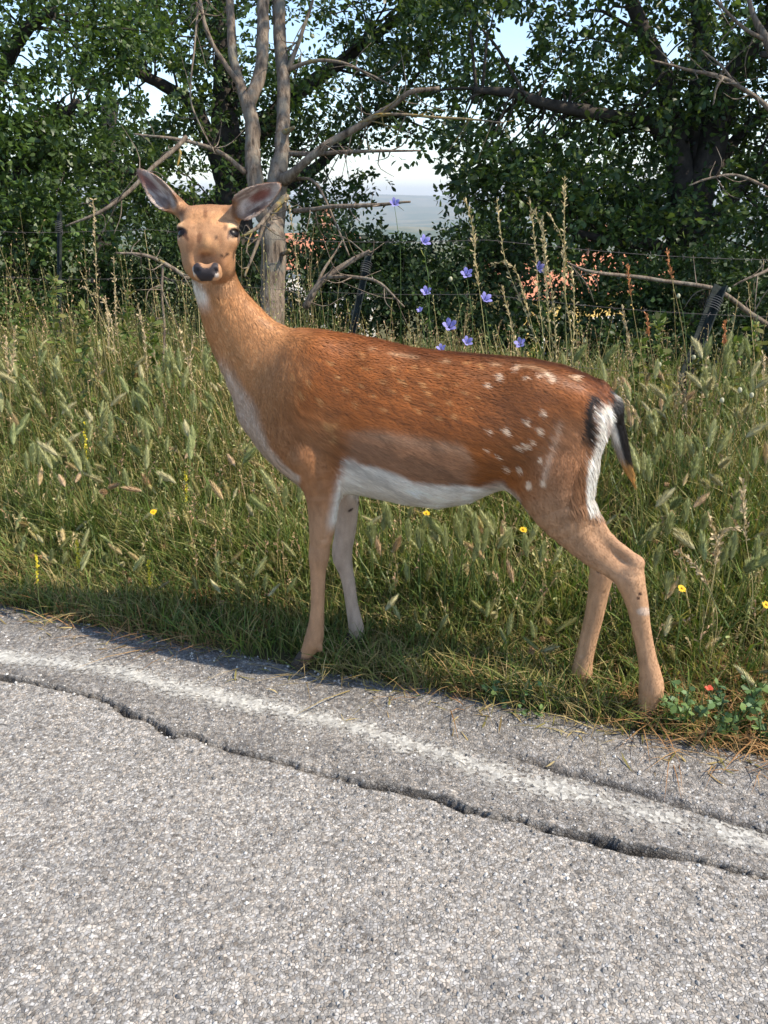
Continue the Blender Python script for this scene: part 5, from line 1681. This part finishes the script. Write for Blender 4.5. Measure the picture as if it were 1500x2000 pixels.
link('foxtail_grass', g.mesh('foxtail_grass'), m_head, kind='stuff', label='mass of smaller fluffy foxtail heads through the whole verge', cat='grass')

# tall dry grasses with thin panicles
def stem_to_ground(path, dep):
    """photo polyline from the top down, then straight on to the ground"""
    P = [at_depth(x, y, dep) for x, y in path]
    b = P[-1].copy()
    b[2] = float(ground_z(b[0], b[1])) - .005
    if P[-1][2] - b[2] > .05:
        P.append((P[-1] + b) / 2 + np.array([.004, 0, 0]))
    P.append(b)
    return np.array(P[::-1])
def stalk(name, path, dep, r, label, cat, group, c_st, head=None, mat=None):
    P = stem_to_ground(path, dep)
    loc = P[0].copy()
    q = smooth_path(P, 6 * len(P)) - loc
    g = Geo()
    tube(g, q, np.linspace(r, r * .55, len(q)), 4, c_st, cap=False)
    o = link(name, None, loc=tuple(loc), label=label, cat=cat, group=group, kind='thing')
    link('stem', g.mesh(name + '_stem'), mat or m_straw, o)
    return o, q
def panicle(o, q, frac, n, c, length, width, part='panicle'):
    g = Geo()
    d = np.concatenate([[0], np.cumsum(np.linalg.norm(np.diff(q, axis=0), axis=1))])
    tot = d[-1]
    t = tot * (1 - frac * rng.random(n))
    P = np.stack([np.interp(t, d, q[:, k]) for k in range(3)], 1)
    T = unit(np.stack([np.interp(np.minimum(t + .02, tot), d, q[:, k]) for k in range(3)], 1) - P + np.array([0, 0, 1e-4]))
    D = T * 1.2 + rng.normal(size=(n, 3)) * .5
    L = rng.uniform(.6, 1.3, n) * length * (1.1 - .7 * (1 - (tot - t) / (tot * frac + 1e-9)) * 0)
    leaves(g, P, D, unit(rng.normal(size=(n, 3))), L, np.asarray(c) * rng.uniform(.75, 1.3, (n, 1)), width)
    link(part, g.mesh(part), m_straw, o, kind='stuff')
TALL = [[(1102, 350), (1103, 500), (1105, 640), (1106, 690)], [(1034, 392), (1044, 470), (1052, 580), (1062, 690)], [(970, 385), (977, 450), (990, 520), (1030, 620), (1050, 700)], [(965, 516), (990, 512), (1012, 540), (1040, 640), (1058, 700)],
        [(1072, 418), (1098, 470), (1102, 560), (1118, 690)], [(1062, 500), (1078, 570), (1086, 700)], [(908, 388), (922, 440), (930, 520), (950, 690)], [(1046, 415), (1062, 470), (1068, 560), (1074, 700)], [(1116, 520), (1122, 600), (1118, 690)],
        [(1060, 430), (1070, 600), (1080, 700)], [(980, 560), (1000, 640), (1010, 700)]]
for k, pth in enumerate(TALL):
    o, q = stalk('tall_grass_stalk', pth, 2.75 + .05 * (k % 4), .0016, "tall straw coloured grass stalk with a thin panicle rising behind the deer's back", 'grass stalk', "tall grasses behind the deer's back", (.34, .31, .13))
    panicle(o, q, .30 + .1 * (k % 3), 110, (.50, .40, .22), .016, .55)
TALL2 = [[(182, 390), (186, 480), (192, 600)], [(222, 500), (224, 560), (228, 640)], [(560, 380), (575, 470), (585, 600)], [(205, 580), (212, 640), (215, 720)], [(350, 640), (362, 690), (380, 760)], [(380, 650), (372, 700), (380, 780)], [(12, 660), (15, 720), (25, 820)],
         [(430, 560), (400, 620), (396, 700)], [(300, 690), (318, 760), (330, 840)], [(30, 640), (22, 740), (20, 820)], [(270, 600), (285, 680), (290, 780)], [(160, 560), (210, 600), (225, 700)]]
for k, pth in enumerate(TALL2):
    if in_deer(*pth[-1]):
        continue
    o, q = stalk('tall_grass_stalk', pth, 3.1 + .06 * (k % 3), .0015, "tall straw coloured grass stalk in front of the shaded shrubs ahead of the deer", 'grass stalk', 'tall grasses ahead of the deer', (.36, .30, .14))
    panicle(o, q, .28 + .08 * (k % 3), 90, (.48, .37, .22), .014, .55)
TALL3 = [[(1210, 745), (1230, 790), (1255, 850)], [(1385, 1010), (1400, 1080), (1370, 1240)], [(1450, 940), (1455, 1040), (1470, 1150)], [(1325, 1075), (1370, 1120), (1400, 1200)], [(1440, 1030), (1410, 1040), (1395, 1120)], [(1330, 730), (1340, 800), (1345, 900)], [(1380, 700), (1370, 790), (1365, 880)], [(1490, 690), (1495, 800), (1500, 900)], [(1215, 600), (1230, 680), (1240, 780)]]
for k, pth in enumerate(TALL3):
    o, q = stalk('tall_grass_stalk', pth, (2.6, 1.95, 1.95, 1.9, 2.0, 2.7, 2.7, 2.6, 2.9)[k], .0014, "straw coloured grass stalk with a ragged panicle behind the deer's tail", 'grass stalk', "tall grasses behind the deer's tail", (.36, .30, .14))
    panicle(o, q, .3, 80, (.50, .39, .23), .014, .6)
# rusty dock spikes
DOCK_L = ['slender stalk with a rusty spike beside the yellow walled house', 'tallest rusty spiked stalk, crossing the trunk of the many-stemmed oak', 'short rusty spiked stalk below the long dead bough', 'rusty spiked stalk beside the wire-wrapped leaning post']
for kd, (pth, d) in enumerate((([(1226, 522), (1234, 590), (1246, 660), (1262, 760)], 2.9), ([(1303, 488), (1312, 545), (1332, 640), (1345, 760)], 2.95), ([(1262, 612), (1268, 660), (1280, 760)], 2.9), ([(1416, 630), (1412, 690), (1398, 780)], 2.8))):
    o, q = stalk('dock_plant', pth, d, .0018, DOCK_L[kd], 'plant', 'rusty spiked stalks', (.22, .17, .07))
    panicle(o, q, .13, 70, (.46, .20, .085), .013, .7, 'flower_spike')

# white bladder campions
def orb(g, c, r, col):
    sphere(g, c, (r, r, r * 1.25), nu=8, nv=6, col=col)
CAMP_L = ['creamy campion bud between the rusty spike and the leaning post', 'creamy campion bud low beside the leaning post', 'creamy campion bud in front of the low dark shrub', 'creamy campion bud level with the wire-wrapped top of the leaning post', 'creamy campion bud among the violet bellflowers',
          'creamy campion bud, middle one of three close together over the foxtails', 'creamy campion bud, outermost of three close together over the foxtails', 'creamy campion bud, of three close together the one nearest the deer']
for kc, (pth, d) in enumerate((([(1325, 578), (1338, 640), (1342, 760)], 2.85), ([(1355, 698), (1345, 740), (1335, 840)], 2.8), ([(1288, 712), (1300, 770), (1310, 850)], 2.8), ([(1424, 566), (1420, 650), (1410, 780)], 2.9), ([(880, 545), (895, 580), (905, 690)], 2.85), ([(1445, 762), (1440, 800), (1430, 880)], 2.4),
               ([(1468, 772), (1455, 830), (1445, 900)], 2.4), ([(1410, 782), (1415, 830), (1420, 900)], 2.4))):
    o, q = stalk('campion', pth, d, .0013, CAMP_L[kc], 'flower', 'creamy campion buds', (.11, .17, .05), mat=m_grass)
    g = Geo(); orb(g, q[-1], .0072, (.52, .50, .34))
    link('bud', g.mesh('campion_bud'), m_head, o)

# violet bellflowers
m_petal = mat_attr('bellflower_petal', .6, transl=.35, spec=.2, tcol=(1, 1, 1.1))
BELL = [(826, 467, 1), (911, 530, 1), (832, 565, .95), (945, 580, 1.05), (1048, 518, 1.05), (877, 632, 1.25), (911, 663, .9), (1017, 665, .95), (770, 392, .9), (822, 600, .55), (862, 676, .8)]
BELL_L = ['violet bellflower standing out against the pale valley gap', 'violet bellflower beside a round creamy campion bud', 'violet bellflower on a bent stem above the half-open bud', 'violet bellflower next to the drooping straw panicle',
          'violet bellflower among the tallest straw grass stalks', "largest violet bellflower, its petals flared wide above the deer's back", "violet bellflower just above the deer's back beside the largest bellflower", "violet bellflower just above the deer's back at the foot of the straw stalks",
          'topmost violet bellflower, level with a bare dead bough', 'tiny half-open violet bellflower bud', "violet bellflower half hidden by the line of the deer's back"]
for k, (x, y, sc_) in enumerate(BELL):
    dep = 2.7 + .12 * (k % 3)
    o, q = stalk('bellflower', [(x, y + 8), (x + 6, y + 50), (x + 12, y + 110)], dep, .0015, BELL_L[k], 'flower', "violet bellflowers behind the deer's back", (.09, .15, .04), mat=m_grass)
    g = Geo()
    tilt = unit(np.array([rng.uniform(-.5, .5), -.55, rng.uniform(.2, .9)]))
    sx_ = unit(np.cross(tilt, [0.1, .3, 1])); sy_ = np.cross(tilt, sx_)
    R0 = .0165 * sc_
    for p in range(5):
        a0 = p * 2 * math.pi / 5
        rows = []
        for u, rr, hw in ((0, .12, .10), (.35, .55, .52), (.65, .78, .60), (.88, 1.12, .40), (1.0, 1.35, .05)):
            for sg in (-1, 1):
                a = a0 + sg * hw
                rows.append(q[-1] + tilt * (u * R0 * 1.25) + (sx_ * math.cos(a) + sy_ * math.sin(a)) * R0 * rr)
        c = np.array([.33, .31, .68]) * rng.uniform(.85, 1.2)
        g.add(rows, None, [[2 * i, 2 * i + 1, 2 * i + 3, 2 * i + 2] for i in range(4)], c)
    link('petals', g.mesh('bellflower_petals'), m_petal, o)
    g = Geo()
    nL = 7
    t = rng.uniform(.25, .85, nL)
    P = q[(t * (len(q) - 1)).astype(int)]
    leaves(g, P, rng.normal(size=(nL, 3)) + np.array([0, 0, .6]), rng.normal(size=(nL, 3)), rng.uniform(.02, .045, nL), pick(GREENS, nL), .35)
    link('leaves', g.mesh('bellflower_leaves'), m_grass, o)

# yellow hawkbits
m_yel = mat_attr('yellow_petal', .6, transl=.25, tcol=(1, 1, .6))
HAWK_L = ["yellow daisy-like flower in the grass in front of the deer's thigh", "yellow daisy-like flower beside the deer's hind shank", 'yellow daisy-like flower beyond the hind shank near the ragged straw stalks', "yellow daisy-like flower touching the line of the deer's belly", "yellow daisy-like flower just below the deer's belly", "yellow daisy-like flower in the grass ahead of the deer's chest"]
for k, (x, y, d) in enumerate(((1022, 1035, 2.0), (1332, 1150, 1.85), (1497, 1182, 1.8), (762, 972, 2.3), (833, 1003, 2.3), (300, 1000, 2.4))):
    o, q = stalk('hawkbit', [(x, y), (x - 3, y + 40), (x - 8, y + 90)], d, .0012, HAWK_L[k], 'flower', 'yellow hawkbit flowers', (.10, .15, .04), mat=m_grass)
    g = Geo()
    nrm = unit(np.array([.1, -.5, .9])); sx_ = unit(np.cross(nrm, [0, 0, 1])); sy_ = np.cross(nrm, sx_)
    for p in range(16):
        a = p * 2 * math.pi / 16 + rng.uniform(-.1, .1)
        dd = sx_ * math.cos(a) + sy_ * math.sin(a)
        leaves(g, q[-1][None], (dd + nrm * .15)[None], nrm[None], np.array([rng.uniform(.009, .012)]), np.array([[.78, .50, .02]]), .8)
    orb(g, q[-1] + nrm * .001, .003, (.7, .40, .02))
    link('petals', g.mesh('hawkbit_petals'), m_yel, o)
# yellow bedstraw spikes
BED_L = ['brightest yellow flower spike, standing above the short turf', "short yellow flower spike at the edge of the deer's shadow", 'yellow flower spike high among the foxtails', "yellow-green flower spike nearest the deer's chest", 'faint yellow flower spike beside the brightest one']
for kb, (x, y, d) in enumerate(((150, 1068, 2.25), (290, 1108, 2.2), (165, 840, 2.75), (362, 935, 2.6), (70, 1090, 2.2))):
    o, q = stalk('bedstraw', [(x, y - 12), (x + 2, y + 20), (x + 6, y + 80)], d, .0014, BED_L[kb], 'flower', 'yellow bedstraw spikes', (.13, .17, .05), mat=m_grass)
    panicle(o, q, .35, 60, (.62, .52, .05), .008, 1.2, 'flower_spike')
# clover heads gone brown
for k in range(46):
    for _ in range(50):
        s, w = rng.uniform(-1.9, 1.6), rng.uniform(.12, .9)
        P = road_pt(np.array(s), np.array(w)); P[2] = float(ground_z(P[0], P[1])) - .004
        hh = .07 + .16 * sstep(.1, .8, w) * rng.uniform(.6, 1.2)
        x, y, _d = to_px(P + np.array([0, 0, hh]))
        if 5 < x < 1495 and not in_deer(x, y):
            break
    g = Geo()
    q = smooth_path([np.zeros(3), np.array([.008, 0, hh * .6]), np.array([rng.uniform(-.02, .02), rng.uniform(-.02, .02), hh])], 6)
    tube(g, q, .0009, 3, (.12, .15, .05), cap=False)
    o = link('clover', g.mesh('clover_stem'), m_grass, loc=tuple(P), label='small faded brownish clover head on a short stem in the verge', cat='flower', group='faded clover heads')
    g = Geo()
    n = 40
    dd = unit(rng.normal(size=(n, 3)) + np.array([0, 0, .2]))
    leaves(g, q[-1] + dd * .002, dd, unit(rng.normal(size=(n, 3))), rng.uniform(.005, .008, n), np.array([.42, .26, .15]) * rng.uniform(.7, 1.3, (n, 1)), .8)
    link('flower_head', g.mesh('clover_head'), m_head, o)

# broad-leaved weeds by the asphalt
def leafy_weed(px, py, h, n, L, cols, label, flower=None):
    b = on_ground(px, py)
    b[2] = float(ground_z(b[0], b[1]))
    o = link('weed_plant', None, loc=tuple(b), label=label, cat='plant')
    st, lf = Geo(), Geo()
    tips = []
    for k in range(max(3, n // 9)):
        a = rng.uniform(0, 6.28)
        top = np.array([math.cos(a) * h * .55, math.sin(a) * h * .45, h * rng.uniform(.6, 1.05)])
        q = smooth_path([np.array([0, 0, -.01]), top * .5 + np.array([0, 0, h * .12]), top], 7)
        tube(st, q, np.linspace(.002, .001, 7), 4, (.09, .13, .04), cap=False)
        m = 9
        t = rng.uniform(.15, 1, m)
        P = q[(t * 6).astype(int)]
        D = rng.normal(size=(m, 3)) * np.array([1, 1, .45]) + np.array([0, 0, .25])
        leaves(lf, P, D, unit(np.array([0, -.2, 1.0]) + rng.normal(size=(m, 3)) * .4), rng.uniform(L * .6, L, m), pick(cols, m), 1.15)
        tips.append(q[-1])
    link('stem', st.mesh('weed_stem'), m_grass, o)
    link('leaves', lf.mesh('weed_leaves'), m_leaf2, o)
    return b, tips
WG = np.array([(.13, .215, .075), (.16, .235, .07), (.11, .185, .075)])
leafy_weed(998, 1380, .125, 45, .020, WG, "small upright blue-green weed at the asphalt edge between the deer's legs")
leafy_weed(1040, 1398, .065, 24, .018, WG, "low sprawling weed at the asphalt edge beside the upright weed")
leafy_weed(1335, 1425, .125, 90, .024, WG, "broad-leaved weed at the asphalt edge by the deer's hind hoof")
leafy_weed(1420, 1440, .145, 100, .025, WG, 'bushy broad-leaved weed beside the red poppy')
leafy_weed(1490, 1450, .15, 80, .024, WG, 'broad-leaved weed growing past the red poppy at the asphalt edge')
m_red = mat_attr('poppy_petal', .6, transl=.3)
o, q = stalk('poppy', [(1384, 1346), (1382, 1380), (1380, 1410)], 1.70, .0012, 'single small red poppy low in the verge near the hind hoof', 'flower', None, (.10, .15, .05), mat=m_grass)
g = Geo()
for p in range(5):
    a = p * 1.257
    dd = np.array([math.cos(a), math.sin(a) * .6 - .3, .5])
    leaves(g, q[-1][None], dd[None], np.array([[0, -.4, 1.0]]), np.array([.010]), np.array([[.72, .13, .07]]), 1.9)
link('petals', g.mesh('poppy_petals'), m_red, o)

# tall leafy weeds where the verge meets the shrubs
TW = [(40, 545, 3.4), (105, 520, 3.5), (165, 575, 3.3), (250, 545, 3.4), (300, 600, 3.3), (1245, 640, 3.0), (1290, 600, 3.1), (1375, 660, 2.9), (1430, 640, 3.0), (1480, 610, 3.0)]
TW_L = ['tall leafy weed in front of the sunlit shrub', 'tall leafy weed touching the slim upright fence post', 'tall leafy weed beside a straw panicle ahead of the deer', 'tallest leafy weed before the dark shrub ahead of the deer', "tall leafy weed close ahead of the deer's neck",
        "tall leafy weed just behind the deer's rump", 'tall leafy weed at the foot of the many-stemmed oak', 'tall leafy weed before the stout leaning post', 'tall leafy weed behind the stout leaning post', 'tall leafy weed below the dead sapling']
for (x, y, d), lab in zip(TW, TW_L):
    o, q = stalk('tall_weed', [(x, y), (x + rng.uniform(-8, 8), y + 60), (x + rng.uniform(-10, 10), y + 130)], d, .0022, lab, 'plant', 'tall leafy weeds', (.11, .16, .05), mat=m_grass)
    g = Geo()
    nL = 150
    t = .15 + .75 * rng.random(nL)
    P = q[(t * (len(q) - 1)).astype(int)] + rng.normal(size=(nL, 3)) * .004
    leaves(g, P, rng.normal(size=(nL, 3)) * np.array([1, 1, .6]) + np.array([0, 0, .4]), unit(np.array([0, 0, 1.0]) + rng.normal(size=(nL, 3)) * .6), rng.uniform(.02, .055, nL), pick(GREENS[:5], nL), .75)
    link('leaves', g.mesh('tall_weed_leaves'), m_leaf2, o, kind='stuff')
# ------------------------------------------------------------------ the air
m_haze, nt, out = new_mat('haze_air')
pv = N(nt, 'ShaderNodeVolumePrincipled')
pv.inputs['Color'].default_value = (.86, .92, 1.0, 1)
pv.inputs['Density'].default_value = 0.00016
pv.inputs['Anisotropy'].default_value = 0.2
nt.links.new(pv.outputs[0], out.inputs['Volume'])
zlo = float(GP[..., 2].min()) - 1.0
zhi = float(max(GP[..., 2].max(), 9.0)) + 1.5
g = Geo()
box(g, (-FAR * 1.45, -FAR * 1.45, zlo), (FAR * 1.45, FAR * 1.45, zhi))
link('haze', g.mesh('haze', False), m_haze, kind='stuff', label='thin bluish summer haze over the valley', cat='haze')
